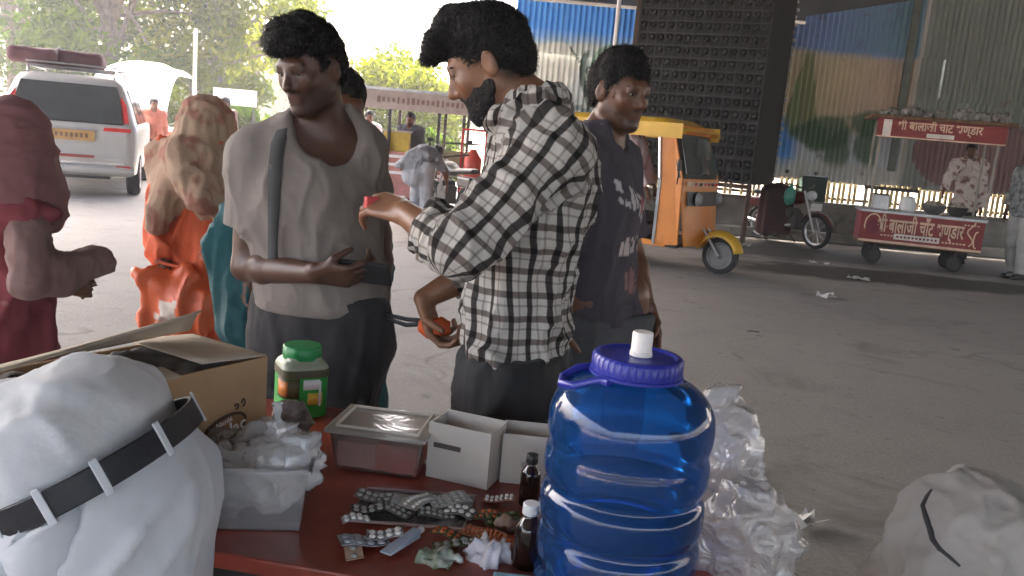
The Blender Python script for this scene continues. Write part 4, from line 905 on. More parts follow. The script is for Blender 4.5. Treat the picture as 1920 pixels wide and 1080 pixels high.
def hand(S, w, d, pal, s=1.0, curl=.4, thumb=1, fist=0):
    d = nrm(d); n = nrm(pal-d*np.dot(pal, d)); t = np.cross(d, n)*thumb
    kn = [w+d*q*s+t*x*s for x, q in ((.030, .084), (.011, .090), (-.009, .086), (-.027, .078))]
    for kk in kn: S.cap(w+t*np.dot(kk-w, t)*.5, kk, .018*s, .0115*s, k=.012, flat=(n, .8))
    for i, kk in enumerate(kn):
        L = (.042, .047, .043, .033)[i]*s; a = curl*(.75+.12*i); p = kk; ang = 0
        for j, (m, rd) in enumerate(((1, .0092), (.68, .0083), (.52, .0074))):
            ang += a*(1.0 if j == 0 else 1.25); dd = d*math.cos(ang)+n*math.sin(ang)+t*(.05-.035*i)
            q = p+nrm(dd)*L*m; S.cap(p, q, rd*s, rd*.92*s, k=.003); p = q
    p = w+d*.022*s+t*.018*s; q = p+nrm(t*.75+d*.75+n*.35)*.042*s; e = q+nrm(d*.8+t*.15+n*(.35+curl*.6))*.032*s
    S.cap(p, q, .0135*s, .0105*s, k=.01); S.cap(q, e, .0105*s, .0085*s, k=.004); S.cap(e, e+nrm(d*.7+n*.7)*.018*s, .0085*s, .0075*s, k=.003)
def arms(S, J, inf=0, k=.02, hands=True):
    s = J['s']
    for a in 'LR':
        sh, el, wr = J['sh'+a], J['el'+a], J['wr'+a]
        S.cap(sh, el, .050*s, .039*s, k=.03); m = el*.7+wr*.3
        S.cap(el, m, .038*s, .041*s, k=.02); S.cap(m, wr, .041*s, .026*s, k=.02)
        if hands: hand(S, wr, J['hd'+a], J['pal'+a], s*1.02, J.get('curl'+a, J['curl']), thumb=J.get('th'+a, 1 if a == 'R' else -1))
def legs(S, J, inf=0, k=.03, feet=True):
    s = J['s']
    for a in 'LR':
        hi, kn, an = J['hi'+a], J['kn'+a], J['an'+a]
        S.cap(hi, kn, .088*s+inf, .056*s+inf, k=k); S.cap(kn, an, .056*s+inf, .036*s+inf, k=k)
        if feet: S.cap(an-Z*.02*s, J['to'+a], .042*s, .032*s, flat=(Z, .8), k=.02)
def bounds(J, m=.16, keys=None):
    pts = np.array([J[k] for k in (keys or ('pel', 'che', 'nb', 'hd', 'hiR', 'hiL', 'knR', 'knL', 'anR', 'anL', 'shR', 'shL', 'elR', 'elL', 'wrR', 'wrL', 'toR', 'toL'))])
    lo, hi = pts.min(0)-m, pts.max(0)+m; return lo, hi
def hair(J, par, h=.006, style='short', seed=1, m=None, vol=1.0, quiff=0):
    c, r, f, u, s = head_frame(J); P = lambda a, b, d: c+(r*a+f*b+u*d)*s; R = (r, f, u)
    S = SDF(c-.24*s, c+.24*s, h)
    S.ell(P(0, -.018, .036), R, ((.076+.004*vol)*s, (.099+.002*vol)*s, (.083+.009*vol)*s), k=.02)
    S.ell(P(0, -.005, .088), R, (.058*s, .062*s, .046*s), k=.03)
    S.ell(P(0, -.052, -.012), R, (.070*s, .056*s, .062*s), k=.02)
    if quiff:
        for a, b, d, q in ((0, .085, .085, .036), (.03, .075, .09, .034), (-.03, .075, .09, .034), (.0, .10+.02*quiff, .070, .026), (.02, .06, .115, .03), (-.02, .03, .12, .035)): S.ell(P(a, b, d), R, (q*s*1.1, q*s*1.1, q*s*.9), k=.02)
    S.box(P(0, .13, -.055), (r, nrm(f+u*.10), nrm(u-f*.10)), (.11*s, .085*s, .105*s), .02, .008, 'sub')      # face opening
    S.box(P(0, .02, -.115), R, (.11*s, .075*s, .085*s), .02, .008, 'sub')
    S.box(P(0, -.02, -.155), R, (.2*s, .2*s, .08*s), .01, .01, 'sub')
    ho = sdf_obj('hair', S, m or m_hair, par, lambda V, N: ((ridged((V-c)*A3(34, 34, 34)+2*vnoise(V*10, seed)[:, None], seed)-.35)*.010*vol+(vnoise(V*16, seed+3)-.5)*.012*vol), smooth=1)
    if h > .0061: return ho
    W = np.empty(len(ho.data.vertices)*3, np.float32); ho.data.vertices.foreach_get('co', W); W = W.reshape(-1, 3)+parent_base(par); NN = np.empty(len(W)*3, np.float32); ho.data.vertices.foreach_get('normal', NN); NN = NN.reshape(-1, 3)
    rg_ = np.random.default_rng(seed); k = rg_.integers(0, len(W), 13000); p0 = W[k]-NN[k]*.003; tg = rg_.normal(size=(len(k), 3)); tg = tg+f*.9-u*.3; tg -= NN[k]*np.sum(tg*NN[k], 1)[:, None]; tg /= np.linalg.norm(tg, axis=1, keepdims=True)
    L_ = rg_.uniform(.006, .020, len(k))[:, None]*vol; p1 = p0+NN[k]*L_*.45+tg*L_*.8; p2 = p1+tg*L_*.9-NN[k]*L_*.1; sd2 = np.cross(tg, NN[k])*.0009
    Vq = np.stack([p0-sd2, p0+sd2, p1+sd2*.8, p1-sd2*.8, p1-sd2*.8, p1+sd2*.8, p2+sd2*.2, p2-sd2*.2], 1).reshape(-1, 3); q = raw('hair_strands', Vq, np.arange(len(Vq)).reshape(-1, 4), m or m_hair, par, False); q['kind'] = 'stuff'; return ho
def beard(J, par, h=.005, full=1.0):
    c, r, f, u, s = head_frame(J); P = lambda a, b, d: c+(r*a+f*b+u*d)*s; R = (r, f, u)
    S = SDF(c-.2*s, c+.2*s, h); S.ell(P(0, .026, -.045), R, (.0615*s, .0712*s, .0855*s), k=.02)
    for d in (-1, 1): S.cap(P(.049*d, .0, -.055), P(.018*d, .064, -.100), .0205*s, .0195*s, k=.025); S.cap(P(.066*d, .006, .0), P(.056*d, .008, -.05), .012*s, k=.02)
    S.ell(P(0, .074, -.102), R, (.022*s, .017*s, .019*s), k=.02); S.cap(P(-.022, .0875, -.048), P(.022, .0875, -.048), .0062*s, k=.006)
    S.box(P(0, .07, .03), R, (.2*s, .10*s, .062*s), .02, .015, 'sub'); S.cap(P(-.020, .098, -.0665), P(.020, .098, -.0665), .0125*s, k=.004, mode='sub')
    S.box(P(0, -.08, 0), R, (.2*s, .075*s, .2*s), .02, .01, 'sub')
    for d in (-1, 1): S.ell(P(.04*d, .09, -.028), R, (.026*s, .045*s, .026*s), k=.01, mode='sub')
    return sdf_obj('beard', S, m_hair, par, lambda V, N: (vnoise(V*110, 5)-.55)*.004, smooth=1)
def folds(amp, sc=(9, 9, 4), seed=0, c2=None):
    sc = np.array(sc, float)
    return lambda V, N: np.clip((N[:, 2]+.85)*4, 0, 1)*np.clip((V[:, 2]-V[:, 2].min())*40, 0, 1)*((ridged(V*sc+1.6*fbm(V*4, seed+9)[:, None], seed)**1.5-.25)*amp+(ridged(V*sc*2.1+1.8*fbm(V*6, seed+2)[:, None], seed+4)**1.5-.25)*amp*.55+(ridged(V*sc*4, seed+7)-.35)*amp*.22)
def sleeve(S, J, a, frac, inf=.012, k=.02, cuff=False):
    s = J['s']; sh, el, wr = J['sh'+a], J['el'+a], J['wr'+a]
    if frac <= 1: S.cap(sh, sh+(el-sh)*frac, .058*s+inf, .05*s+inf+.004, k=k+.02, end=True)
    else:
        S.cap(sh, el, .058*s+inf, .047*s+inf, k=k+.02); q = el+(wr-el)*(frac-1); S.cap(el, q, .047*s+inf, .042*s+inf, k=k, end=True)
        if cuff: S.cap(q-nrm(wr-el)*.035, q, .046*s+inf, k=.006, end=True, start=True)
def shirt(J, par, m, h, name='shirt', hem=.86, slv=(1, 1), inf=.014, scoop=0, collar=False, amp=.012, seed=0, attrs=None, cuff=False, flare=0, foldsc=(9, 9, 4), sm=2):
    s = J['s']; keys = ('pel', 'che', 'nb', 'shR', 'shL', 'elR', 'elL')+(('wrR', 'wrL') if max(slv) > 1 else ())
    lo, hi = bounds(J, .24 if flare else .2, keys); hz = hem*s if hem < 3 else hem
    lo[2] = min(lo[2], hz-.02); S = SDF(lo, hi, h); torso(S, J, inf)
    if hz < J['pel'][2]: S.cap(J['pel'], A3(J['pel'][0], J['pel'][1], hz-.1), .15*s+inf, .15*s+inf+flare, flat=(J['f'], .85), k=.06)
    for a, q in zip('LR', slv):
        if q: sleeve(S, J, a, q, inf-.002, cuff=cuff)
    if collar:
        S.cap(J['nb']-Z*.035, J['nb']+Z*.008+J['hf']*A3(1, 1, 0)*.006, .074*s, .066*s, k=.012, end=True)
        for d in (-1, 1): S.ell(J['nb']+J['chf']*.065*s+J['lat']*.04*d*s-Z*.02, (J['lat'], J['chf'], Z), (.032*s, .022*s, .035*s), k=.008)
    S.cap(J['nb']-Z*.05, J['nb']+Z*.2, .0605*s, .064*s, k=.004, mode='sub')
    if scoop: S.ell(J['nb']+J['chf']*.075*s-Z*.015, (J['lat'], J['chf'], Z), (.085*s*scoop, .09*s, .085*s*scoop), k=.01, mode='sub')
    elif collar: S.cap(J['nb'], J['nb']+J['chf']*.09*s-Z*.05*s, .048*s, .022*s, k=.008, mode='sub')
    else: S.cap(J['nb']-Z*.01, J['nb']+J['chf']*.05*s+Z*.01*s, .066*s, .058*s, k=.01, mode='sub')
    S.cut(A3(0, 0, hz), (0, 0, -1))
    return sdf_obj(name, S, m, par, folds(amp, foldsc, seed), smooth=sm, attrs=attrs)
def trousers(J, par, m, h, top=.98, inf=.016, cuffz=.07, amp=.012, seed=3, name='trousers', sm=2):
    s = J['s']; lo, hi = bounds(J, .2, ('pel', 'hiR', 'hiL', 'knR', 'knL', 'anR', 'anL')); S = SDF(lo, hi, h)
    S.cap(J['pel']-J['r']*.065*s, J['pel']+J['r']*.065*s, .115*s*J['fat']+inf, flat=(J['f'], .92), k=.05); S.cap(J['pel'], J['wai'], .145*s*J['fat']+inf*.7, .138*s*J['fat']+inf*.7, flat=(J['f'], .8), k=.05)
    for a in 'LR': S.cap(J['hi'+a], J['kn'+a], .088*s+inf, .066*s+inf, k=.05); S.cap(J['kn'+a], J['an'+a], .066*s+inf, .055*s+inf, k=.03, end=True)
    S.cut(A3(0, 0, top*s if top < 3 else top), (0, 0, 1)); return sdf_obj(name, S, m, par, folds(amp, (10, 10, 3.5), seed), smooth=sm)
def shoes(J, par, m, h=.008, bare=False):
    s = J['s']
    for a in 'LR':
        an, to = J['an'+a], J['to'+a]; S = SDF(np.minimum(an, to)-.12, np.maximum(an, to)+.12, h)
        S.cap(A3(an[0], an[1], .045)-nrm(to-an)*.03*s, A3(to[0], to[1], .035), .046*s, .042*s, k=.02); S.cap(A3(an[0], an[1], .05), an+Z*.01, .045*s, k=.03); S.cut(A3(0, 0, .004), (0, 0, -1)); sdf_obj('shoe', S, m, par)
def skin_attr(J, hairy=True):
    c, r, f, u, s = head_frame(J)
    def fn(V, N):
        d = (V-c)/s; a, b, z = d@r, d@f, d@u; n = fbm(V*28, 3); col = np.ones((len(V), 4)); k = (.86+.28*n)[:, None]*np.ones(3)
        near = np.linalg.norm(d, axis=1) < .17; sm = lambda x, p, q: np.clip((x-p)/(q-p), 0, 1)
        hm = np.maximum(sm(z+.02*(n-.5), .050, .072), sm(-b+.02*(n-.5), .01, .035)*sm(z, -.085, -.05))*near
        bd = sm(-z, .036, .062)*sm(b+z*.35, -.045, .0)*near*sm(z, -.125, -.115)*.75; bd = np.maximum(bd, (np.abs(a) < .026)*(b > .07)*sm(z, -.060, -.052)*sm(-z, .040, .046)*.8*near)
        lip = near*(np.abs(a) < .022)*(b > .066)*(np.abs(z+.067) < .011); eye = near*np.exp(-(((np.abs(a)-.032)/.018)**2+((z-.004)/.014)**2))*(b > .05)*.45
        if hairy: k = k*(1-hm*.88)[:, None]
        k = k*(1-bd*.68)[:, None]*(1-eye)[:, None]; k[lip] = k[lip]*A3(1.25, .80, .80)*1.15
        col[:, :3] = k; return {'Col': ('FLOAT_COLOR', col)}
    return fn
def person(label, J, skin_m, h=.012, group=None, face=False, hd=True, fem=False, cut_legs=False):
    t = thing('person', label, 'person', (J['b'][0], J['b'][1], J.get('z0', 0)), group)
    lo, hi = bounds(J, .17); 
    if cut_legs: lo[2] = J['pel'][2]-.35
    S = SDF(lo, hi, h); torso(S, J, -.004); legs(S, J); arms(S, J); head(S, J)
    sdf_obj('body', S, skin_m, t, smooth=1, attrs=skin_attr(J, hd))
    if face: eyes(J, t)
    return t

# ---- plaid shirt material
def plaid_material():
    m = bpy.data.materials.new('plaid_cloth'); m.use_nodes = True; t = m.node_tree; b = t.nodes['Principled BSDF']; L = t.links.new
    an = nd(t, 'ShaderNodeAttribute', attribute_name='pc'); sp = nd(t, 'ShaderNodeSeparateXYZ'); L(an.outputs['Vector'], sp.inputs[0])
    cols = []
    for i, per in ((0, .052), (1, .054)):
        mu = nd(t, 'ShaderNodeMath', operation='DIVIDE'); L(sp.outputs[i], mu.inputs[0]); mu.inputs[1].default_value = per
        fr = nd(t, 'ShaderNodeMath', operation='FRACT'); L(mu.outputs[0], fr.inputs[0])
        cr = nd(t, 'ShaderNodeValToRGB'); L(fr.outputs[0], cr.inputs[0]); e = cr.color_ramp; e.interpolation = 'LINEAR'
        W = (.66, .64, .61, 1); D = ((.075, .068, .066, 1), (.22, .19, .175, 1))[i]; M_ = (.40, .37, .35, 1)
        st = [(0, W), (.24, W), (.27, M_), (.33, M_), (.36, W), (.58, W), (.62, D), (.86, D), (.90, W), (1, W)]
        e.elements[0].position = 0; e.elements[0].color = W; e.elements[1].position = 1; e.elements[1].color = W
        for p, c in st[1:-1]: q = e.elements.new(p); q.color = c
        cols.append(cr.outputs[0])
    mx = nd(t, 'ShaderNodeMix', data_type='RGBA', blend_type='MULTIPLY'); mx.inputs[0].default_value = 1; L(cols[0], mx.inputs[6]); L(cols[1], mx.inputs[7]); L(mx.outputs[2], b.inputs['Base Color'])
    b.inputs['Roughness'].default_value = .85; b.inputs['Specular IOR Level'].default_value = .2
    tc = nd(t, 'ShaderNodeTexCoord'); n = nd(t, 'ShaderNodeTexNoise'); n.inputs['Scale'].default_value = 22; n.inputs['Detail'].default_value = 5; n.inputs['Distortion'].default_value = .6; L(tc.outputs['Object'], n.inputs[0])
    bp = nd(t, 'ShaderNodeBump'); bp.inputs['Strength'].default_value = .35; bp.inputs['Distance'].default_value = .012; L(n.outputs[0], bp.inputs['Height']); L(bp.outputs[0], b.inputs['Normal']); return m
m_plaid = plaid_material()
def plaid_attr(J):
    def fn(V, N):
        ax = nrm(J['nb']-J['pel']); d = V-J['pel']; f = J['f']; l = J['r']
        u = np.arctan2(d@l, d@f)*.165; v = V[:, 2].copy(); best = np.full(len(V), 1e9)
        c = J['pel']+np.outer(np.clip((V[:, 2]-J['pel'][2])/(J['nb'][2]-J['pel'][2]), 0, 1), J['nb']-J['pel']); dt = (V-c); u = np.arctan2(dt@l, dt@f)*.165
        dtor = np.sqrt((dt@f/.74)**2+(dt@l)**2)-.165
        best = dtor
        for a in 'LR':
            acc = 0
            for p, q, r0 in ((J['sh'+a], J['el'+a], .06), (J['el'+a], J['wr'+a], .055)):
                ab = q-p; L = np.linalg.norm(ab); t = np.clip((V-p)@ab/L**2, 0, 1); o = V-(p+t[:, None]*ab); dd = np.linalg.norm(o, axis=1)-r0
                e1 = nrm(np.cross(ab, Z)); e2 = nrm(np.cross(ab, e1)); tt = (V-p)@ab/L; mk = (dd < best)
                u = np.where(mk, np.arctan2(o@e1, o@e2)*.062+.01, u); v = np.where(mk, acc+tt, v); best = np.where(mk, dd, best); acc += L
        w = (fbm(V*9, 3)-.45)*.030
        return {'pc': ('FLOAT_VECTOR', np.stack([u+w, v+w*.7, u*0], 1))}
    return fn

# ================= man in the chequered shirt (profile, facing left)
Yp = 2.06
J = skel(at(965, 640, Yp), 1.82, (-.97, .22), pel=at(968, 700, Yp), wai=at(972, 560, Yp), che=at(1014, 348, Yp), nb=at(990, 214, Yp), hd=at(916, 118, Yp),
         shL=at(1028, 285, 1.88), shR=at(1036, 285, 2.26), elL=at(866, 476, 1.81), wrL=at(757, 398, 1.99), elR=at(905, 500, 2.32), wrR=at(795, 560, 2.26),
         hf=nrm(A3(-.86, .10, -.50)), hu=nrm(A3(-.45, 0, .9)), hdL=nrm(A3(-.75, .55, .10)), palL=nrm(A3(.1, .7, -.9)), hdR=nrm(A3(.35, -.1, -.9)), palR=nrm(A3(.9, -.3, .3)), curl=.45, curlR=.8, fat=.90, chw=.88)
J['hs'] = 1.01
hip = J['pel']; J['hiR'] = hip+J['r']*.085-Z*.03; J['hiL'] = hip-J['r']*.085-Z*.03
pm = person('man in a black and white chequered shirt looking down at his raised hands', J, sk_mid, .0052, face=True)
hair(J, pm, .005, seed=4, vol=.75, quiff=.9); beard(J, pm, .005)
shirt(J, pm, m_plaid, .0065, 'chequered_shirt', hem=at(940, 712, Yp)[2], slv=(1.55, 1.5), inf=.008, collar=True, amp=.024, seed=5, attrs=plaid_attr(J), cuff=True, foldsc=(11, 11, 5), flare=.0)
trousers(J, pm, mat('black_trousers', (.012, .012, .013), .8, sheen=.1), .009, top=at(940, 690, Yp)[2]); shoes(J, pm, m_black)
# thing held: small red packet in the raised hand, dark strap in the low hand
p = J['wrL']+J['hdL']*.105+A3(0, -.01, .0)
pk = thing('medicine_packet', 'small red packet held in the raised hand of the man in chequered shirt', 'packet', p); MB().box(p, (.036, .022, .030), rz=.5).build('packet_body', mat('red_packet', (.5, .05, .05), .5), pk, bevel=.004)
p = J['wrR']+J['hdR']*.07
st = thing('bag_strap', 'black looped bag straps stretched behind the chequered shirt to an orange tag', 'strap', p)
q0, q1 = at(716, 588, 2.30), at(812, 602, 2.25)
MB().tube([q0, (q0+q1)/2-Z*.006, q1], .006, 8).tube([q0-Z*.01, (q0+q1)/2-Z*.022, q1-Z*.006], .006, 8).build('strap_loop', m_black, st, smooth=True)
S = SDF(p-.12, p+.12, .007); S.ell(p+A3(.01, 0, -.01), (A3(1, 0, 0), A3(0, 1, 0), Z), (.045, .03, .03)); sdf_obj('orange_tag', S, mat('bright_orange_cloth', (.65, .10, .02), .6), st, lambda V, N: (ridged(V*40, 2)-.4)*.01)

# ================= backlit man in the pale vest (facing the camera)
Yw = 2.36
J = skel(at(600, 640, Yw), 1.70, (-.22, -.97), pel=at(602, 640, Yw), wai=at(598, 510, Yw-.01), che=at(583, 375, Yw), nb=at(606, 236, Yw+.02), hd=at(582, 128, Yw-.06),
         shR=at(478, 300, 2.32), shL=at(672, 285, 2.42), elR=at(462, 500, 2.32), wrR=at(592, 512, 2.13), elL=at(708, 440, 2.50), wrL=at(712, 610, 2.42),
         hf=nrm(A3(-.42, -.86, -.30)), hu=nrm(A3(.05, .25, .95)), hdR=nrm(A3(.95, -.12, -.02)), palR=nrm(A3(.0, .80, .60)), curlR=.75, fat=1.12, curl=.4)
J['hs'] = .96
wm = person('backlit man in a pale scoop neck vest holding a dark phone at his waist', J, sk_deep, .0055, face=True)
hair(J, wm, .005, seed=8, vol=.8, quiff=.3)
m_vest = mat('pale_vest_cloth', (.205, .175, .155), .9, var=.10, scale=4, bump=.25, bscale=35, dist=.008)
def vest_attr(V, N): return None
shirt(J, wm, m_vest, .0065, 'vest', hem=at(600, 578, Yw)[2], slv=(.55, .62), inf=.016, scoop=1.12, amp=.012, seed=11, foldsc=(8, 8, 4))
trousers(J, wm, mat('charcoal_trousers', (.022, .020, .022), .85, sheen=.1), .009, top=at(600, 560, Yw)[2]+.02, inf=.010); shoes(J, wm, m_black)
sb = thing('shoulder_strap', 'dark cloth strap hanging down the chest of the man in pale vest', 'strap', at(520, 300, 2.2))
from mathutils.bvhtree import BVHTree
bpy.context.view_layer.update()
vo = [o for o in wm.children if o.name.startswith('vest')][0]; bv = BVHTree.FromPolygons([tuple(Vector(v.co)+Vector(parent_base(wm))) for v in vo.data.vertices], [tuple(p.vertices) for p in vo.data.polygons])
def hug(px, py, Y):
    d = Vector(ray(px, py)).normalized(); h_ = bv.ray_cast(Vector(CAMP), d)
    return np.array(h_[0]-d*.005) if h_[0] is not None else at(px, py, Y)
rw0 = [(519, 244, 550, 236), (508, 268, 536, 264), (504, 300, 530, 298), (502, 340, 527, 340), (502, 385, 524, 385), (502, 425, 521, 425), (502, 470, 519, 470), (502, 515, 519, 515)]
vs = [hug(*q_, 2.24) for r_ in rw0 for q_ in ((r_[0], r_[1]), ((r_[0]+r_[2])/2, (r_[1]+r_[3])/2), (r_[2], r_[3]))]
o = MB().add(vs, [(i*3+k, i*3+k+1, i*3+k+4, i*3+k+3) for i in range(7) for k in range(2)]).build('strap_cloth', mat('slate_cloth', (.06, .06, .06), .85), sb, smooth='all'); q_ = o.modifiers.new('s', 'SOLIDIFY'); q_.thickness = .004
p = J['wrR']+J['hdR']*.13
ph = thing('phone', 'dark phone held flat at the waist of the man in pale vest', 'phone', p); pd = nrm(J['hdR']); pn_ = nrm(J['palR']-pd*(J['palR']@pd)); MB().box(J['wrR']+pd*.115+pn_*.024, (.15, .074, .010), R=np.stack([pd, np.cross(pn_, pd), pn_], 1)).build('phone_body', m_black, ph, bevel=.004)

# ================= woman in teal behind him
J = skel(at(590, 600, 2.85), 1.60, (.5, -.8), hd=at(640, 205, 2.75), nb=at(622, 262, 2.82)); J['curl'] = .4
tw = person('woman wrapped in a dark teal shawl standing behind the man in pale vest', J, sk_dark, .012)
hair(J, tw, .009, seed=2)
m_teal = mat('teal_shawl', (.012, .085, .095), .8, var=.3, scale=3, bump=.3, bscale=30, dist=.01)
lo, hi = bounds(J, .3, ('pel', 'nb', 'shR', 'shL', 'anR')); S = SDF(lo, hi, .014); b_ = J['b']
S.cap(J['nb']-Z*.06, A3(*J['che'][:2], J['che'][2]), .10, .19, flat=(A3(0, 1, 0), .6), k=.06); S.cap(J['che'], J['wai']-Z*.1, .19, .22, flat=(A3(0, 1, 0), .6), k=.06); S.cap(J['wai']-Z*.1, A3(b_[0], b_[1], .2), .24, .26, flat=(A3(0, 1, 0), .7), k=.08)
e_ = at(428, 460, 2.8); S.cap(J['shR'], e_, .05, .05, k=.05); S.cap(e_, at(455, 600, 2.75), .05, .08, k=.08)
S.cap(J['nb']-Z*.1, J['nb']+Z*.2, .062, k=.01, mode='sub'); S.cut(A3(0, 0, .12), (0, 0, -1))
sdf_obj('shawl', S, m_teal, tw, folds(.030, (9, 9, 2), 7))
shoes(J, tw, m_black)

# ================= man in the dark printed T-shirt
Yd = 2.75
J = skel(at(1122, 620, Yd), 1.76, (.62, -.78), pel=at(1118, 628, Yd), wai=at(1113, 520, Yd), che=at(1112, 390, Yd), nb=at(1128, 262, Yd), hd=at(1163, 172, Yd-.02),
         shL=at(1150, 310, 2.90), shR=at(1062, 320, 2.60), elL=at(1183, 470, 2.96), wrL=at(1214, 578, 2.84), elR=at(1045, 480, 2.52), wrR=at(1040, 600, 2.47),
         hf=nrm(A3(.64, -.76, -.12)), hu=Z, hdL=nrm(A3(.25, -.2, -.9)), curl=.45, fat=.92)
J['hs'] = .98
dm = person('thin man in a dark printed T-shirt looking over to the right', J, sk_dark, .0055, face=True)
hair(J, dm, .0055, seed=12, vol=.8)
def print_attr(V, N):
    c = np.ones((len(V), 4))
    c[:, :3] = (.062, .052, .064)
    f = J['chf']; l = J['lat']; d = V-J['che']; x = d@l; z = V[:, 2]; fr = (N@f) > .1
    zz0 = at(1140, 372, Yd)[2]; zz1 = at(1140, 455, Yd)[2]
    def glyph(x, z, z0, hh, w, seed, x0=0):
        cell = np.floor((x-x0)/.028); q = _hash(cell.astype(int), (np.floor((z-z0)/.018)).astype(int), np.zeros(len(x), int), seed); ins = (np.abs(z-z0) < hh) & (np.abs(x-x0) < w); return ins & (q > .42) & (((x-x0)/.028-cell) > .25)
    m1 = glyph(x, z-x*.35, zz0, .034, .11, 3, -.02) & fr; m2 = glyph(x, z, zz1, .03, .085, 8, -.02) & fr; m3 = (np.hypot(x+.06, z-zz0+.01) < .03) & fr
    m4 = glyph(x, z, zz1-.10, .05, .03, 14, .0) & fr
    c[m1, :3] = (.50, .46, .46); c[m2, :3] = (.48, .40, .38); c[m3, :3] = (.30, .10, .09); c[m4, :3] = (.25, .13, .12)
    return {'Col': ('FLOAT_COLOR', c)}
shirt(J, dm, mat('dark_tee_cloth', (1, 1, 1), .9, var=.12, scale=5, bump=.25, bscale=35, dist=.008, attr='Col'), .0065, 'printed_t_shirt', hem=at(1120, 622, Yd)[2], slv=(.82, .82), inf=.016, amp=.013, seed=21, attrs=print_attr)
trousers(J, dm, mat('grey_work_trousers', (.07, .068, .072), .85), .01, top=at(1118, 600, Yd)[2]); shoes(J, dm, m_black)

# ================= woman with patterned scarf and orange kurta (back view)
Ys = 3.6; bx = at(372, 420, Ys)
J = skel(bx, 1.48, (.35, .93), elL=at(300, 470, 3.5), wrL=at(312, 505, 3.45), hd=at(385, 245, Ys)); J['curl'] = .9
sw_ = person('woman in a patterned beige head scarf and orange kurta seen from behind', J, sk_dark, .012)
m_scarf = mat('beige_scarf', (.50, .37, .25), .9, var=.3, scale=6, var2=(.42, .26, .18), stain=((.30, .13, .09), 11, .50), bump=.25, bscale=40, dist=.01); m_kurta = mat('orange_kurta', (.62, .105, .035), .8, var=.2, scale=4, bump=.25, bscale=30, stain=((.70, .55, .42), 9, .62), dist=.01)
lo, hi = bounds(J, .3, ('nb', 'hd', 'shR', 'shL', 'wai')); S = SDF(lo, hi, .011); c = J['hd']
S.ell(c+A3(0, 0, .005), np.eye(3), (.118, .125, .135), k=.03); S.cap(c-Z*.05, J['nb']-Z*.02, .095, .12, k=.05); S.cap(J['nb']-Z*.04, J['che'], .13, .19, flat=(J['f'], .7), k=.05)
S.cap(J['shL'], J['shR'], .075, k=.06); S.cap(J['shL'], at(303, 400, 3.5), .07, .05, k=.05); S.cap(J['nb']+A3(-.02, -.1, -.02), at(385, 370, 3.42), .085, .075, k=.04); S.cap(J['nb']+A3(.06, -.1, 0), at(425, 410, 3.45), .06, .045, k=.04); S.cap(at(318, 330, 3.48), at(293, 430, 3.45), .045, .03, k=.05)
sdf_obj('head_scarf', S, m_scarf, sw_, folds(.015, (17, 17, 4), 7))
lo, hi = bounds(J, .32, ('che', 'shR', 'shL', 'anR', 'wrL')); S = SDF(lo, hi, .013); torso(S, J, .002); S.cap(J['pel'], A3(bx[0], bx[1], .35), .16, .24, flat=(J['f'], .75), k=.08); sleeve(S, J, 'L', 1.6, .012); sleeve(S, J, 'R', 1.6, .012); S.cut(A3(0, 0, .32), (0, 0, -1))
sdf_obj('kurta', S, m_kurta, sw_, folds(.030, (9, 9, 2.0), 9))
trousers(J, sw_, mat('brown_salwar', (.10, .04, .03), .85), .014, top=.7); shoes(J, sw_, m_black)
# her orange carrier bag
q = at(328, 566, 3.42); ob = thing('carrier_bag', 'orange plastic carrier bag with white print carried by the scarfed woman', 'bag', q)
S = SDF(q-A3(.26, .15, .26), q+A3(.26, .15, .26), .009); pts = [(262, 506), (352, 500), (405, 600), (300, 622)]
S.box(q+A3(0, 0, -.02), (nrm(A3(1, 0, -.18)), A3(0, 1, 0), nrm(A3(.18, 0, 1))), (.125, .045, .125), .04, .02); S.cap(at(262, 512, 3.42), at(330, 560, 3.42), .03, .06, k=.05); S.cap(at(345, 506, 3.42), at(350, 560, 3.42), .025, .05, k=.05); S.ell(at(375, 590, 3.42), np.eye(3), (.09, .05, .09), k=.05)
def bag_col(V, N):
    c = np.ones((len(V), 4)); c[:, :3] = (.72, .13, .04); d = V-q; n = vnoise(V*30, 3)
    m_ = (np.abs(d[:, 0]+.005-.25*d[:, 2]) < .04) & (d[:, 2] < .02) & (n > .42) & (N[:, 1] < 0); c[m_, :3] = (.75, .62, .52); m_ = (np.abs(d[:, 2]+.06) < .015) & (np.abs(d[:, 0]) < .07) & (N[:, 1] < 0); c[m_, :3] = (.75, .62, .52); return {'Col': ('FLOAT_COLOR', c)}
sdf_obj('bag_film', S, mat('orange_bag_film', (1, 1, 1), .45, attr='Col', bump=.3, bscale=18, dist=.01, var=.12), ob, lambda V, N: (ridged(V*A3(18, 18, 4)+fbm(V*6, 4)[:, None]*2, 5)-.4)*.035, attrs=bag_col)
MB().tube([at(268, 510, 3.42), at(300, 492, 3.44), at(345, 503, 3.42)], .007, 6).build('handle', m_kurta, ob)

# ================= woman in red at the left edge
Yr = 2.6; bx = at(10, 460, Yr)
J = skel(bx, 1.47, (.9, .42), hd=at(18, 262, Yr), nb=at(0, 362, Yr), shR=at(52, 415, 2.48), elR=at(55, 530, 2.42), wrR=at(142, 505, 2.55), elL=at(60, 530, 2.75), wrL=at(140, 500, 2.68)); J['curl'] = 1.3
rw = person('woman in a dusty red scarf and red kurta at the left edge', J, sk_dark, .012)
m_rsc = mat('dusty_red_scarf', (.26, .115, .115), .9, var=.18, scale=3, bump=.25, bscale=30, dist=.01); m_rk = mat('red_kurta', (.24, .045, .055), .85, var=.25, scale=4, bump=.25, bscale=30, stain=((.45, .22, .20), 14, .66), dist=.01)
m_rd = mat('grey_red_sleeve', (.22, .13, .115), .9, var=.2, scale=4)
lo, hi = bounds(J, .3, ('nb', 'hd', 'shR', 'shL', 'wai')); S = SDF(lo, hi, .011); c = J['hd']
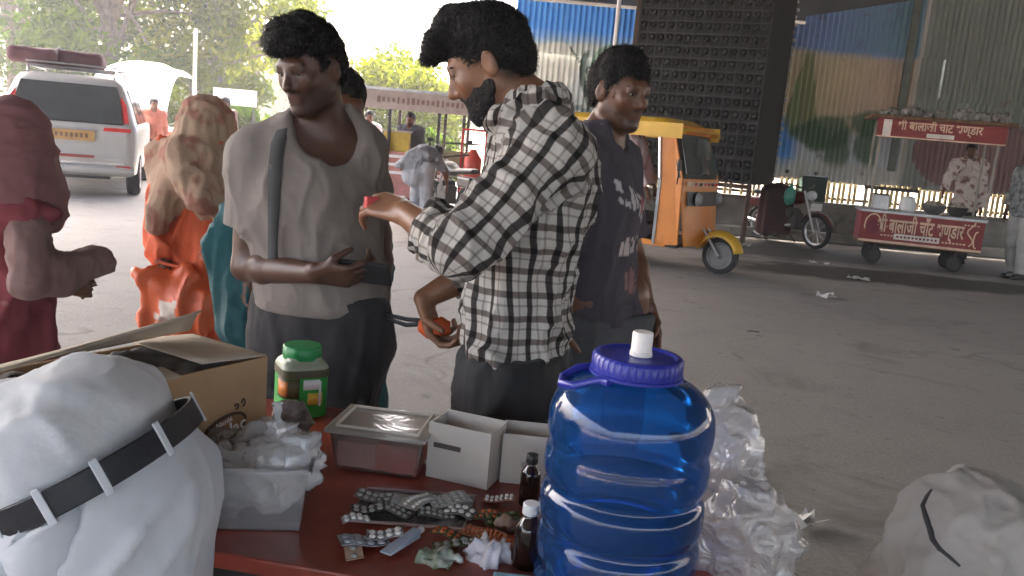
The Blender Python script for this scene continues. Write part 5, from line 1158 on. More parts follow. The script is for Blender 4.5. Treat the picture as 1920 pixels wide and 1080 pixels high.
S.ell(c, np.eye(3), (.112, .12, .128), k=.03); S.cap(c+A3(-.02, 0, -.06), J['nb']-Z*.03, .085, .12, k=.04); S.cap(J['nb']-Z*.03, J['che']-Z*.0, .14, .205, flat=(J['f'], .85), k=.06)
sdf_obj('head_scarf', S, m_rsc, rw, folds(.011, (8, 8, 16), 17))
lo, hi = bounds(J, .3, ('che', 'shR', 'shL', 'anR', 'wrR', 'wrL', 'elR')); S = SDF(lo, hi, .012); torso(S, J, .0); S.cap(J['pel'], A3(bx[0], bx[1], .35), .15, .22, flat=(J['f'], .8), k=.08); S.cut(A3(0, 0, .32), (0, 0, -1))
S.cap(at(20, 380, 2.5), at(100, 400, 2.5), .05, .028, k=.04)
sdf_obj('kurta', S, m_rk, rw, folds(.026, (9, 9, 2.2), 19))
S = SDF(lo, hi, .010)
for a in 'LR': S.cap(J['sh'+a], J['el'+a], .056, .050, k=.03); S.cap(J['el'+a], J['wr'+a]+nrm(J['wr'+a]-J['el'+a])*.085, .050, .044, k=.02)
S.cap(at(88, 500, 2.5), at(120, 535, 2.5), .05, .035, k=.05)
sdf_obj('sleeves', S, m_rd, rw, folds(.009, (22, 22, 12), 3))
trousers(J, rw, m_rk, .015, top=.7); shoes(J, rw, m_black)

# ================= far people
def simple(label, px, py, Y, H, f, sh, tr, skn=sk_dark, h=.022, hem=.84, slv=(1.7, 1.7), hairy=True, z0=0, **ov):
    J = skel(at(px, py, Y), H, f, **ov); t = person(label, J, skn, h)
    shirt(J, t, sh, h*.8, 'shirt', hem=hem, slv=slv, inf=.02, amp=.02, seed=int(px)); trousers(J, t, tr, h*.8, inf=.022)
    if hairy: hair(J, t, .014, seed=int(py), vol=1.1)
    shoes(J, t, m_black, .015); return J, t
m_pink = mat('pale_pink_shirt', (.60, .46, .48), .85, bump=.3, bscale=20); m_dk = mat('dark_cloth', (.03, .03, .035), .85); m_wht = mat('white_cloth', (.62, .62, .62), .85, bump=.3, bscale=20); m_gy = mat('light_grey_trousers', (.36, .36, .35), .85)
Yk = 10.55
simple('person in a pale pink shirt leaning into the orange rickshaw', 1188, 330, Yk, 1.66, (.8, -.3), m_pink, m_dk, hd=at(1172, 225, Yk), nb=at(1190, 255, Yk), che=at(1192, 290, Yk), wai=at(1188, 330, Yk), pel=at(1182, 365, Yk), shR=at(1180, 268, Yk-.15), shL=at(1200, 268, Yk+.15), elR=at(1197, 320, Yk-.2), wrR=at(1215, 362, Yk-.22), elL=at(1215, 320, Yk+.2), wrL=at(1228, 355, Yk+.2))
m_pat = mat('patterned_cloth', (.62, .54, .50), .9, var=.1, scale=8, stain=((.26, .13, .09), 10, .52), bump=.3)
Yv = 14.15
Jv, tv = simple('vendor in a white patterned cloth leaning over the snack cart counter', 1812, 360, Yv, 1.72, (-.35, -.9), m_pat, m_dk, hd=at(1822, 283, Yv-.05), nb=at(1820, 300, Yv), che=at(1815, 330, Yv), shR=at(1793, 308, Yv-.1), shL=at(1843, 310, Yv), elR=at(1778, 335, Yv-.3), wrR=at(1768, 362, Yv-.5))
Yq = 12.55
simple('person in a dark checked shirt and light grey trousers at the right edge', 1922, 400, Yq, 1.92, (-.9, -.3), mat('dark_check', (.05, .055, .06), .85, var2=(.28, .30, .31), scale=16, var=.3), m_gy, hem=.80, toR=on(1880, 521, 0)+A3(0, 0, .03), anR=on(1898, 520, 0)+A3(0, 0, .08))
simple('dark clothed person standing behind the yellow box at the stall', 770, 240, 15.5, 1.68, (-.3, -.9), mat('slate_shirt', (.06, .06, .075), .85), m_dk)
simple('person in white at the left end of the signboard stall', 690, 240, 16.1, 1.66, (.4, -.8), m_wht, m_dk)
Yb = 12.7
simple('bending person with white and black top and white trousers by the scooter', 790, 350, Yb, 1.66, (.5, .8), mat('grey_white_top', (.05, .055, .075), .85, var2=(.35, .35, .37), scale=4.5, var=.3), mat('pale_grey_trousers', (.28, .28, .30), .85), hd=at(822, 288, Yb+.3), nb=at(808, 286, Yb+.15), che=at(795, 295, Yb+.05), wai=at(782, 312, Yb), pel=at(776, 330, Yb), shL=at(775, 290, Yb), shR=at(818, 300, Yb+.05), elL=at(750, 310, Yb), wrL=at(768, 330, Yb+.15), elR=at(835, 325, Yb+.1), wrR=at(838, 345, Yb+.2))
simple('dark haired person standing far behind the patterned scarf', 424, 200, 17.5, 1.70, (-.5, -.8), mat('brown_shirt', (.16, .09, .07), .85), m_dk)
simple('person in faded red clothes beside the white canopy stall', 288, 240, 17.0, 1.55, (.5, -.8), mat('faded_red_cloth', (.42, .14, .10), .85), m_dk)
# child-sized helmeted figure is not built: nothing more can be told apart there

# ================= bent man in white at the lower left
m_wtr = mat('white_trouser_cloth', (.60, .62, .65), .85, var=.04, scale=3, bump=.22, bscale=14, dist=.01, spec=.2); m_wsh = mat('white_shirt_cloth', (.60, .61, .63), .85, var=.05, scale=3, bump=.3, bscale=18, dist=.012, spec=.2)
Yb = 1.14
B = lambda x, y, Y=Yb: at(x-16, y+14, Y)
base = A3(B(250, 1000)[0], Yb, 0)
bm_ = thing('person', 'bent over man in white shirt and trousers with a black belt, lower left', 'person', base)
wc = B(208, 862); pel = B(240, 960); ch = B(-70, 842, Yb+.04); nb = B(-270, 880, Yb+.08); lat = A3(0, 1, 0)
spd = nrm(B(140, 735)-B(212, 862))                        # axis of the waist
S = SDF(A3(base[0]-.75, Yb-.4, -.02), A3(base[0]+.4, Yb+.45, 1.25), .012)
S.cap(pel-lat*.02, pel+lat*.02, .085, k=.04); S.cap(pel, wc, .085, .08, k=.04); S.cap(wc, ch, .075, .065, k=.04); S.cap(ch, nb, .065, .05, k=.04)
for d in (-1, 1):
    hip = pel+lat*.05*d; kn = A3(base[0]+.06, Yb+.11*d, .46); an = A3(base[0]+.04, Yb+.12*d, .08); S.cap(hip, kn, .065, .055, k=.03); S.cap(kn, an, .055, .036, k=.03); S.cap(an-Z*.03, an+A3(-.18, 0, -.045), .04, .03, k=.02)
    sh = nb+lat*.17*d; el = sh+A3(-.02, .02*d, -.26); S.cap(nb, sh, .06, .05, k=.04); S.cap(sh, el, .05, .04, k=.03); wr_ = el+A3(-.05, -.02*d, -.22); S.cap(el, wr_, .04, .028, k=.02); hand(S, wr_, A3(-.2, 0, -.9), A3(-1, 0, 0), 1, .4)
hj = dict(hd=nb+A3(-.14, 0, -.04), nb=nb, hf=nrm(A3(-.5, 0, -.85)), hu=nrm(A3(-.85, 0, .4)), hs=1.0, s=1.0); head(S, hj)
sdf_obj('body', S, sk_dark, bm_, smooth=1, attrs=skin_attr(hj)); hair(hj, bm_, .01)
# trousers: hips bulging to the right, waist opening along the belt line
S = SDF(A3(base[0]-.4, Yb-.36, .02), A3(base[0]+.42, Yb+.36, 1.15), .008)
S.cap(B(205, 850), B(222, 900), .116, .122, flat=(lat, 1.28), k=.02); S.ell(B(252, 948), (nrm(A3(1, 0, -.2)), lat, nrm(A3(.2, 0, 1))), (.122, .158, .130), k=.05); S.ell(B(212, 965), (A3(1, 0, 0), lat, Z), (.098, .148, .11), k=.05)
for d in (-1, 1):
    hip = B(232, 1010)+lat*.080*d; kn = A3(base[0]+.0, Yb+.10*d, .44); an = A3(base[0]-.01, Yb+.12*d, .07); S.cap(hip, kn, .108, .08, k=.05); S.cap(kn, an, .085, .07, k=.03, end=True)
S.ell(B(125, 985, Yb-.118), (nrm(A3(.40, 0, -1)), lat, nrm(A3(1, 0, .40))), (.085, .040, .024), k=.010, mode='sub')
pl_ = [B(165, 885, Yb-.135), B(105, 930, Yb-.125), B(76, 990, Yb-.115), B(88, 1036, Yb-.12), B(150, 1056, Yb-.14)]
for a_, b_2 in zip(pl_, pl_[1:]): S.cap(a_, b_2, .0085, k=.004)
S.cut(B(205, 850)+spd*.005, spd)
def wf(V, N):
    d = V-B(130, 985, Yb-.13); w = np.exp(-(d[:, 0]**2+d[:, 2]**2)/.012); q = nrm(A3(1, 0, .9)); pr = (V@nrm(A3(1, 0, -.55)))
    fd_ = np.clip((-((V-B(205, 850))@spd)-.02)*20, 0, 1); pc_ = B(132, 990, Yb-.12); ax_ = nrm((B(172, 885, Yb-.12)-B(92, 1052, Yb-.12))*A3(1, 0, 1)); nx_ = A3(ax_[2], 0, -ax_[0]); e_ = V-pc_
    aa, bb = (e_@ax_)/.080, (e_@nx_)/.030; rr_2 = np.sqrt(aa**2+bb**2); fr_ = (V[:, 1] < Yb-.02); dent = -.034*np.clip((1.0-rr_2)/.22, 0, 1)*fr_+.009*np.exp(-((rr_2-1.12)/.12)**2)*fr_*(bb < .3)
    return dent+fd_*(w*(ridged(np.stack([pr*24, V[:, 1]*6, (V@nrm(A3(.6, 0, 1)))*6], 1), 3)-.4)*.048+(fbm(V*A3(7, 7, 4), 5)-.45)*.012+folds(.006, (9, 9, 5), 15)(V, N))
sdf_obj('trousers', S, m_wtr, bm_, wf)
# pocket opening lip
S = SDF(A3(base[0]-.85, Yb-.4, .45), A3(base[0]+.4, Yb+.45, 1.25), .009)
S.cap(B(222, 890), B(178, 822), .106, .112, flat=(lat, 1.26), k=.03); S.cap(B(168, 828), ch, .104, .088, flat=(lat, 1.5), k=.05); S.cap(ch, nb, .088, .07, flat=(lat, 1.6), k=.05)
for d in (-1, 1): sh = nb+lat*.17*d; S.cap(nb, sh, .08, .07, k=.05); S.cap(sh, sh+A3(-.02, .02*d, -.2), .07, .065, k=.04, end=True)
S.cut(B(207, 855), -spd)
sdf_obj('shirt', S, m_wsh, bm_, lambda V, N: np.clip(((V-B(207, 855))@spd-.015)*22, 0, 1)*folds(.012, (5, 6, 11), 23)((V@np.array([[.8, 0, .6], [0, 1, 0], [-.6, 0, .8]])), N))
# belt: a band around the waist
lx = nrm(np.cross(lat, spd)); bc = B(207, 848); rx, ry = .130, .166
bt = MB(); n = 48; vs = []
for k in range(n):
    a = 2*math.pi*k/n; o = lx*math.cos(a)*rx+lat*math.sin(a)*ry
    for rr0, hh in ((1.0, -.0185), (1.045, -.0185), (1.045, .0185), (1.0, .0185)): vs.append(bc+o*rr0+spd*hh)
bt.add(vs, [(k*4+j, k*4+(j+1) % 4, ((k+1) % n)*4+(j+1) % 4, ((k+1) % n)*4+j) for k in range(n) for j in range(4)])
bt.build('belt', mat('black_leather', (.012, .013, .018), .5, bump=.2, bscale=80), bm_, smooth=True, bevel=.002)
for a in (-.35, -.95, -1.45, -2.1, -2.8, .6, 1.5, 2.4):
    o = lx*math.cos(a)*rx*1.055+lat*math.sin(a)*ry*1.055; tg = nrm(-lx*math.sin(a)*rx+lat*math.cos(a)*ry)
    MB().box(bc+o, (.011, .050, .0035), R=np.stack([tg, spd, nrm(np.cross(tg, spd))], 1)).build('belt_loop', m_wtr, bm_, bevel=.002)

# ================= crouching person under a white cloth, lower right
Yc = 1.46; hc = at(1816, 1022, Yc)
cp = thing('person', 'crouching person with a white cloth over the head, lower right corner', 'person', (hc[0], Yc, 0))
S = SDF(hc-A3(.5, .45, hc[2]+.02), hc+A3(.5, .6, .25), .013)
hj = dict(hd=hc-Z*.01, nb=hc+A3(.02, .04, -.17), hf=nrm(A3(-.75, -.1, -.6)), hu=nrm(A3(-.3, 0, 1)), hs=1.0, s=1.0)
head(S, hj); sh0 = hc+A3(.05, .05, -.20); S.cap(sh0-A3(0, .16, 0), sh0+A3(0, .16, 0), .06, k=.05); S.cap(sh0, A3(hc[0]+.16, Yc+.06, .20), .14, .15, flat=(lat, 1.2), k=.06)
for d in (-1, 1):
    kn = A3(hc[0]-.22, Yc+.05+.15*d, .36); S.cap(A3(hc[0]+.14, Yc+.05+.09*d, .16), kn, .085, .06, k=.05); S.cap(kn, A3(hc[0]-.12, Yc+.05+.14*d, .06), .055, .035, k=.03); S.cap(A3(hc[0]-.12, Yc+.05+.14*d, .04), A3(hc[0]-.28, Yc+.05+.14*d, .03), .035, .03, k=.02)
    el = sh0+A3(-.12, .17*d, -.18); S.cap(sh0+A3(0, .16*d, 0), el, .048, .04, k=.03); S.cap(el, kn+A3(-.06, 0, .06), .038, .026, k=.03); hand(S, kn+A3(-.06, 0, .06), A3(-.8, 0, -.4), A3(0, 0, -1), 1, .6)
sdf_obj('body', S, sk_dark, cp, smooth=1, attrs=skin_attr(hj))
m_shawl = mat('grey_white_shawl', (.33, .305, .28), .9, var=.12, scale=4, bump=.3, bscale=25, stain=((.30, .28, .25), 5, .62), dist=.012)
S = SDF(hc-A3(.42, .4, .52), hc+A3(.42, .5, .22), .0065)
S.ell(hc+A3(.02, .0, .0), (nrm(A3(1, 0, -.35)), lat, nrm(A3(.35, 0, 1))), (.135, .125, .120), k=.04); S.cap(hc+A3(.03, .02, -.03), sh0+A3(.03, 0, -.03), .12, .17, flat=(lat, 1.15), k=.06); S.cap(sh0, A3(hc[0]+.14, Yc+.06, hc[2]-.48), .18, .24, k=.06)
S.cap(hc+A3(-.085, -.06, -.03), hc+A3(-.16, -.05, -.20), .05, .035, k=.05); S.ell(hc+A3(-.175, -.02, -.07), (nrm(A3(1, 0, .3)), lat, nrm(A3(-.3, 0, 1))), (.016, .10, .06), k=.01, mode='sub')
def cf_(V, N):
    d = V-hc; w = np.exp(-np.maximum(0, d[:, 2])*18); 
    g = np.abs(d@nrm(A3(1, 0, .42))+.062+.012*np.sin(d[:, 1]*40)); crease = -np.exp(-(g/.010)**2)*.022*(N[:, 1] < .3)
    return w*((ridged((V-hc)@np.array([[7., 3, 3], [2, 6, 1], [5, 1, 9]])+fbm(V*5, 3)[:, None]*1.6, 31)-.38)*.020)+folds(.021, (11, 8, 5), 6)(V@np.array([[.85, 0, .5], [0, 1, 0], [-.5, 0, .85]]), N)
sdf_obj('shawl', S, m_shawl, cp, cf_)
m_line = mat('dark_line_mat', (.03, .028, .03), .7)
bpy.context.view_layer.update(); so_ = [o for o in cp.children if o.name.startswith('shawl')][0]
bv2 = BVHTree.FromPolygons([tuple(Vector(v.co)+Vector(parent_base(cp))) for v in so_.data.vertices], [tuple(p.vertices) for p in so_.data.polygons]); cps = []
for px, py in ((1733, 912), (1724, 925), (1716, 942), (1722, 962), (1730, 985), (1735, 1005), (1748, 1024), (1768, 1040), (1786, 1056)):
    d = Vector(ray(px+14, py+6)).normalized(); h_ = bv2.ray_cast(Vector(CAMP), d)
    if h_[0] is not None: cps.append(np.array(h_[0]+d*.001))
if len(cps) > 3: MB().tube(cps, [.0025+.003*math.sin(3.14*i/(len(cps)-1)) for i in range(len(cps))], 8).build('dark_line', m_line, cp, smooth=True)  # thin dark tube laid along the shawl surface
# grey trousers of the crouching person
S = SDF(A3(hc[0]-.42, Yc-.3, .0), A3(hc[0]+.45, Yc+.42, hc[2]-.2), .014)
S.cap(A3(hc[0]+.16, Yc+.05, .16), A3(hc[0]+.16, Yc+.06, .26), .17, k=.05)
for d in (-1, 1): kn = A3(hc[0]-.22, Yc+.05+.15*d, .36); S.cap(A3(hc[0]+.14, Yc+.05+.09*d, .16), kn, .105, .08, k=.05); S.cap(kn, A3(hc[0]-.12, Yc+.05+.14*d, .08), .075, .055, k=.03, end=True)
S.cut(A3(0, 0, .012), (0, 0, -1)); sdf_obj('trousers', S, mat('grey_trousers', (.20, .20, .22), .85), cp, folds(.014))

nq = on(30, 1010, .74); nb_ = thing('shade_fill', 'dark navy cloth bag at the lower left corner beside the bent man', 'bag', A3(nq[0]-.03, nq[1]+.09, .745)); q = parent_base(nb_)+Z*.10  # dark lump added in place of the shade under the bent torso
S = SDF(q-.22, q+.22, .01); S.ell(q, np.eye(3), (.12, .09, .12)); S.cut(A3(0, 0, .745), (0, 0, -1)); sdf_obj('soft_form', S, mat('navy_shade', (.012, .016, .035), .8, bump=.3), nb_, lambda V, N: (ridged(V*12, 3)-.4)*.02)
# ------------------------------------------------------------------ medicine table
TZ = .74
m_table = mat('red_brown_board', (.30, .050, .028), .36, var=.35, scale=5, bump=.10, bscale=30, stain=((.17, .035, .022), 4, .60))
te = nrm(A3(.988, -.15, 0)); tn = A3(-te[1], te[0], 0); fl0 = on(400, 1035, TZ)
tb0 = thing('table', 'red brown table covered with medicines, boxes and a blue water jug', 'table', fl0+te*.2+tn*.36-Z*TZ)
TP = lambda a, b, z=TZ: A3(*(fl0+te*a+tn*b)[:2], z)       # metres along the front edge, metres back from it
ta, tb_, td = -.62, .86, .735
MB().prism([TP(ta, 0, TZ-.028), TP(tb_, 0, TZ-.028), TP(tb_, td, TZ-.028), TP(ta, td, TZ-.028)], Z*.028).build('tabletop', m_table, tb0, bevel=.004)
for a in (ta+.06, tb_-.06):
    for b in (.06, td-.06): MB().bar(TP(a, b, 0), TP(a, b, TZ-.03), .05).build('leg', m_dark, tb0)
MB().bar(TP(ta+.06, .06, TZ-.07), TP(tb_-.06, .06, TZ-.07), .03, .08).bar(TP(ta+.06, td-.06, TZ-.07), TP(tb_-.06, td-.06, TZ-.07), .03, .08).bar(TP(ta+.06, .06, TZ-.07), TP(ta+.06, td-.06, TZ-.07), .03, .08).bar(TP(tb_-.06, .06, TZ-.07), TP(tb_-.06, td-.06, TZ-.07), .03, .08).build('apron', m_dark, tb0)

# ---- cardboard carton with raised flap
m_card = mat('corrugated_cardboard', (.42, .27, .15), .85, var=.14, scale=5, bump=.12, bscale=50, spec=.2); m_cardp = mat('pale_cardboard', (.50, .42, .33), .85, var=.10, scale=4, bump=.12, spec=.2)
ZC = TZ+.225; c1 = on(502, 668, ZC); c2 = on(335, 706, ZC); ed = nrm((c1-c2)*A3(1, 1, 0)); en = A3(-ed[1], ed[0], 0)
CL = .50; CD = .22; CP = lambda a, b, z: A3(*(c1-ed*a+en*b)[:2], z)
cx = thing('cardboard_carton', 'open cardboard carton with brown oval logo and one long flap lifted', 'carton', CP(CL/2, CD/2, TZ))
z0 = TZ+.001; th = .005
MB().prism([CP(0, 0, z0), CP(CL, 0, z0), CP(CL, th, z0), CP(0, th, z0)], Z*(ZC-z0)).build('front_side', m_card, cx)
MB().prism([CP(0, CD-th, z0), CP(CL, CD-th, z0), CP(CL, CD, z0), CP(0, CD, z0)], Z*(ZC-z0)).build('back_side', m_card, cx)
MB().prism([CP(0, th, z0), CP(th, th, z0), CP(th, CD-th, z0), CP(0, CD-th, z0)], Z*(ZC-z0-.002)).build('end_side', m_card, cx)
MB().prism([CP(CL-th, th, z0), CP(CL, th, z0), CP(CL, CD-th, z0), CP(CL-th, CD-th, z0)], Z*(ZC-z0-.002)).build('end_side', m_card, cx)
MB().prism([CP(th, th, z0), CP(CL-th, th, z0), CP(CL-th, CD-th, z0), CP(th, CD-th, z0)], Z*.005).build('bottom', m_card, cx)
def flap(name, pts, m, t=.004):               # grid of points -> thin curved sheet
    nr, nc = len(pts), len(pts[0]); mb = MB().add([p for r_ in pts for p in r_], [(j*nc+i, j*nc+i+1, (j+1)*nc+i+1, (j+1)*nc+i) for j in range(nr-1) for i in range(nc-1)])
    o = mb.build(name, m, cx, smooth='all'); q = o.modifiers.new('s', 'SOLIDIFY'); q.thickness = t; return o
# right end flap lying nearly flat, back flap raised and curling
flap('end_flap', [[CP(.0+.15*v, .004+(CD-.008)*u, ZC+.003+.012*v) for u in np.linspace(0, 1, 6)] for v in np.linspace(0, 1, 6)], m_cardp)
def long_flap(u, v):   # hinge on the back edge, curling toward the viewer above the opening
    a = .03+u*(CL+.25); h = .012+.026*v+.022*math.sin(v*2.2)*(1-u)+.010*(1-u)**2; return CP(a, CD-.03-.135*v*(.25+.75*min(1, u*1.5)), ZC+h)
flap('long_flap', [[long_flap(u, v) for u in np.linspace(0, 1, 18)] for v in np.linspace(0, 1, 8)], m_cardp)
flap('front_flap', [[CP(.20+u*(CL-.2), -.002+.05*v, ZC+.002+.005*v) for u in np.linspace(0, 1, 10)] for v in np.linspace(0, 1, 4)], m_cardp)
m_brn = mat('brown_print', (.075, .035, .02), .7, bump=0)
# logo: brown oval with white lettering, on the front side
lc = on(430, 792, TZ+.11); ta_ = float((c1-lc)@ed)+.022; LG = lambda a, z, o=.0015: CP(ta_+a, -o, z)
zl = TZ+.100
MB().prism([LG(.055*math.cos(t)-.0, zl+.030*math.sin(t)+.012*math.cos(t)*-1) for t in np.linspace(0, 2*math.pi, 32, endpoint=False)], -en*.0008).build('logo_oval', m_brn, cx)
MB().prism([LG(.048*math.cos(t), zl+.024*math.sin(t)-.012*math.cos(t), .003) for t in np.linspace(0, 2*math.pi, 32, endpoint=False)], -en*.0004).build('logo_field', mat('logo_tan', (.30, .15, .07), .7, bump=0), cx)
MB().tube([LG(-.046+.004*math.cos(t), zl+.046+.007*math.sin(t), .002) for t in np.linspace(0, 5, 10)], .0014, 5).tube([LG(-.030+.004*math.cos(t), zl+.042+.005*math.sin(t), .002) for t in np.linspace(0, 5, 10)], .0014, 5).build('logo_birds', m_brn, cx)
text_mesh('logo_lettering', 'Cerelac', .036, LG(.004, zl-.004, .0045), ed+Z*.22, Z-ed*.22, m_white, cx, .0004, bold=.0006)
text_mesh('logo_lettering', 'Nestlé', .014, LG(.0, zl+.018, .0045), ed+Z*.22, Z-ed*.22, m_white, cx, .0004)
text_mesh('small_print', 'STAGE 1', .011, LG(-.03, zl-.045, .0025), ed, Z, m_brn, cx, .0003) if False else None
# crumpled packing paper in the carton
S = SDF(CP(CL/2, CD/2, TZ)-A3(.42, .42, .0), CP(CL/2, CD/2, TZ)+A3(.42, .42, .33), .008)
S.box(CP(CL*.55, CD/2, ZC-.055), (ed, en, Z), (CL*.40, CD*.42, .05), .02, .02)
pp = thing('packing_paper', 'crumpled dark and pale paper inside the open carton', 'paper', CP(CL/2, CD/2, ZC-.1))
sdf_obj('paper_sheet', S, mat('crumpled_paper', (.30, .27, .24), .8, var=.5, scale=20, var2=(.06, .05, .045)), pp, lambda V, N: (ridged(V*22, 3)-.4)*.02, smooth=1)

# ---- green jar
m_grn = mat('green_plastic', (.008, .24, .065), .35, bump=.02, var=.08); m_olive = mat('olive_label', (.09, .08, .035), .5); m_org = mat('orange_label', (.60, .20, .04), .5, var=.2, scale=40); m_lime = mat('bright_green_label', (.02, .36, .05), .4, var=.15, scale=20)
jb = on(562, 772, TZ); s_ = .98
jar = thing('green_jar', 'squarish green jar with a green lid beside the cardboard carton', 'jar', jb)
def rsq(r, e=4.5):
    return lambda a, z: 1/((abs(math.cos(a-.5))**e+abs(math.sin(a-.5))**e)**(1/e))
MB().lathe([(.050, .0), (.054, .004), (.055, .02), (.055, .100)], jb, 64, fn=rsq(1)).build('jar_body', m_lime, jar, smooth=True)
MB().lathe([(.0555, .100), (.0552, .118), (.050, .127), (.042, .133), (.040, .140)], jb, 64, fn=rsq(1)).build('jar_shoulder', mat('pale_green_plastic', (.32, .36, .26), .35), jar, smooth=True)
MB().lathe([(.0565, .098), (.0565, .116)], jb, 64, fn=rsq(1)).build('label_band', m_olive, jar, smooth=True)
MB().lathe([(.044, .134), (.045, .137), (.045, .160), (.042, .164)], jb, 32, fn=lambda a, z: 1+.02*math.cos(a*8)).build('lid', m_grn, jar, smooth=True)
fd = nrm(A3(-jb[0], -jb[1], 0)); fa = math.atan2(fd[1], fd[0]); 
def jl(name, m, a0, a1, z0_, z1_, off=.0007):
    n = 10; r_ = lambda a: .0552*rsq(1)(a, 0)+off; mb = MB(); aa = np.linspace(a0, a1, n)
    mb.add([jb+A3(r_(a)*math.cos(a), r_(a)*math.sin(a), z) for z in (z0_, z1_) for a in aa], [(i, i+1, n+i+1, n+i) for i in range(n-1)]); o = mb.build(name, m, jar, smooth='all'); q = o.modifiers.new('s', 'SOLIDIFY'); q.thickness = .0004; return o
jl('side_label', m_org, fa-1.15, fa-.45, .055, .090); jl('front_label', m_white, fa+.10, fa+.75, .070, .094); jl('front_label', mat('yellow_label', (.72, .50, .06), .5, var=.3, scale=60), fa+.30, fa+.85, .034, .062); jl('white_flash', m_white, fa+.72, fa+.80, .03, .09, .0012); jl('dark_label', m_olive, fa-1.2, fa-.05, .05, .097, .0003)

# ---- clear container of white poly bags
m_film = plastic_film('white_poly_film', (.95, .95, .96), .70, .14, .5, 26); m_clear = plastic_film('clear_plastic', (.90, .90, .92), .20, .12, .3, 12)
bl0 = on(572, 1003, TZ); bdir = nrm((on(430, 1000, TZ)-bl0)*A3(1, 1, 0)); bn = A3(bdir[1], -bdir[0], 0)
if bn[1] < 0: bn = -bn
BP = lambda a, b, z: A3(*(bl0+bdir*a+bn*b)[:2], TZ+z)
bk = thing('clear_container', 'clear plastic container holding a heap of white poly bags', 'container', BP(.11, .09, 0))
W_, D_, H_, g = .215, .175, .115, .012
mb = MB(); ring = lambda i, z, e=0: [BP(i-e, i-e, z), BP(W_-i+e, i-e, z), BP(W_-i+e, D_-i+e, z), BP(i-e, D_-i+e, z)]
v = ring(.012, .003)+ring(0, H_)+ring(.0, H_, .007)+ring(.0, H_-.006, .007)
mb.add(v, [(3, 2, 1, 0)]+[(4*k+i, 4*k+(i+1) % 4, 4*k+(i+1) % 4+4, 4*k+i+4) for k in range(3) for i in range(4)]); o = mb.build('container_shell', m_clear, bk); q = o.modifiers.new('s', 'SOLIDIFY'); q.thickness = .0025
def puff(name, label, c, r, group, seed, m=None, amp=.034, sc=21, k=.03, extra=(), h=.006, cat='bag', squash=None):
    c = np.asarray(c, float); R = max(r)*2.2+.03; t = thing(name, label, cat, c, group); S = SDF(c-R, c+R, h); S.ell(c, np.eye(3), r, k=k)
    for (a, b, ra, rb) in extra: S.cap(a, b, ra, rb, k=k)
    if squash is not None: S.cut(A3(0, 0, squash), (0, 0, -1))
    sdf_obj('bag_film', S, m or m_film, t, lambda V, N: (ridged((V-c)*sc+fbm(V*14, seed)[:, None]*2.2, seed)-.4)*amp+(ridged(V*sc*2.3, seed+5)-.4)*amp*.35, smooth=1); return t
puff('poly_bag', 'knotted white poly bag in the left half of the clear container', BP(.160, .080, .050), (.045, .060, .045), 'white poly bags in the clear container', 1, extra=[(BP(.14, .08, .06), BP(.12, .08, .10), .035, .02)], squash=TZ+.01)
puff('poly_bag', 'white poly bag with pointed twisted top at the right of the clear container', BP(.058, .085, .07), (.045, .060, .055), 'white poly bags in the clear container', 2, extra=[(BP(.055, .09, .10), BP(.062, .09, .185), .04, .006), (BP(.03, .06, .10), BP(-.002, .07, .150), .035, .012)], squash=TZ+.01)
puff('poly_bag', 'white poly bag bulging behind, highest of the heap at the jar side', BP(.11, .14, .09), (.045, .035, .04), 'white poly bags in the clear container', 3, extra=[(BP(.10, .14, .10), BP(.09, .15, .135), .025, .015)])
puff('wrapped_bundle', 'crumpled bag with brown and black print between the carton and the poly bags', on(535, 846, TZ)+Z*.05, (.038, .035, .05), None, 9, m=mat('printed_wrap', (.55, .46, .42), .4, var=.3, scale=22, var2=(.07, .04, .035), bump=.3), amp=.03)

# ---- clear food box with red contents and pale lid
f0 = on(786, 908, TZ); f1 = on(612, 884, TZ); fe = nrm((f1-f0)*A3(1, 1, 0)); fn_ = A3(fe[1], -fe[0], 0)
if fn_[1] < 0: fn_ = -fn_
FP = lambda a, b, z: A3(*(f0+fe*a+fn_*b)[:2], TZ+z)
FW = float(np.linalg.norm(f1-f0)); FD = .15; FH = .082
fb = thing('food_box', 'clear lidded plastic box with red packets inside beside the white cartons', 'box', FP(FW/2, FD/2, 0))
o = MB().add([FP(.012, .012, .003), FP(FW-.012, .012, .003), FP(FW-.012, FD-.012, .003), FP(.012, FD-.012, .003), FP(0, 0, FH), FP(FW, 0, FH), FP(FW, FD, FH), FP(0, FD, FH)], [(3, 2, 1, 0)]+[(i, (i+1) % 4, (i+1) % 4+4, i+4) for i in range(4)]).build('box_shell', plastic_film('food_box_plastic', (.80, .76, .70), .13, .12, .25, 12), fb, bevel=.008); q = o.modifiers.new('s', 'SOLIDIFY'); q.thickness = .002
lid = MB(); m_lid = plastic_film('lid_plastic', (.80, .74, .68), .45, .15, .2, 10)
lid.prism([FP(-.008, -.008, FH), FP(FW+.008, -.008, FH), FP(FW+.008, FD+.008, FH), FP(-.008, FD+.008, FH)], Z*.010).build('lid', m_lid, fb, bevel=.004)
r_ = MB(); 
for a, b in (((.012, .012), (FW-.012, .012)), ((FW-.012, .012), (FW-.012, FD-.012)), ((FW-.012, FD-.012), (.012, FD-.012)), ((.012, FD-.012), (.012, .012))): r_.tube([FP(*a, FH+.012), FP(*b, FH+.012)], .003, 8)
r_.build('lid_rim', mat('pale_rim', (.62, .58, .52), .3, bump=0), fb, smooth=True)
m_rp = mat('red_packet_card', (.42, .06, .04), .6, var=.3, scale=12); m_rp2 = mat('dull_pink_card', (.42, .20, .18), .6)
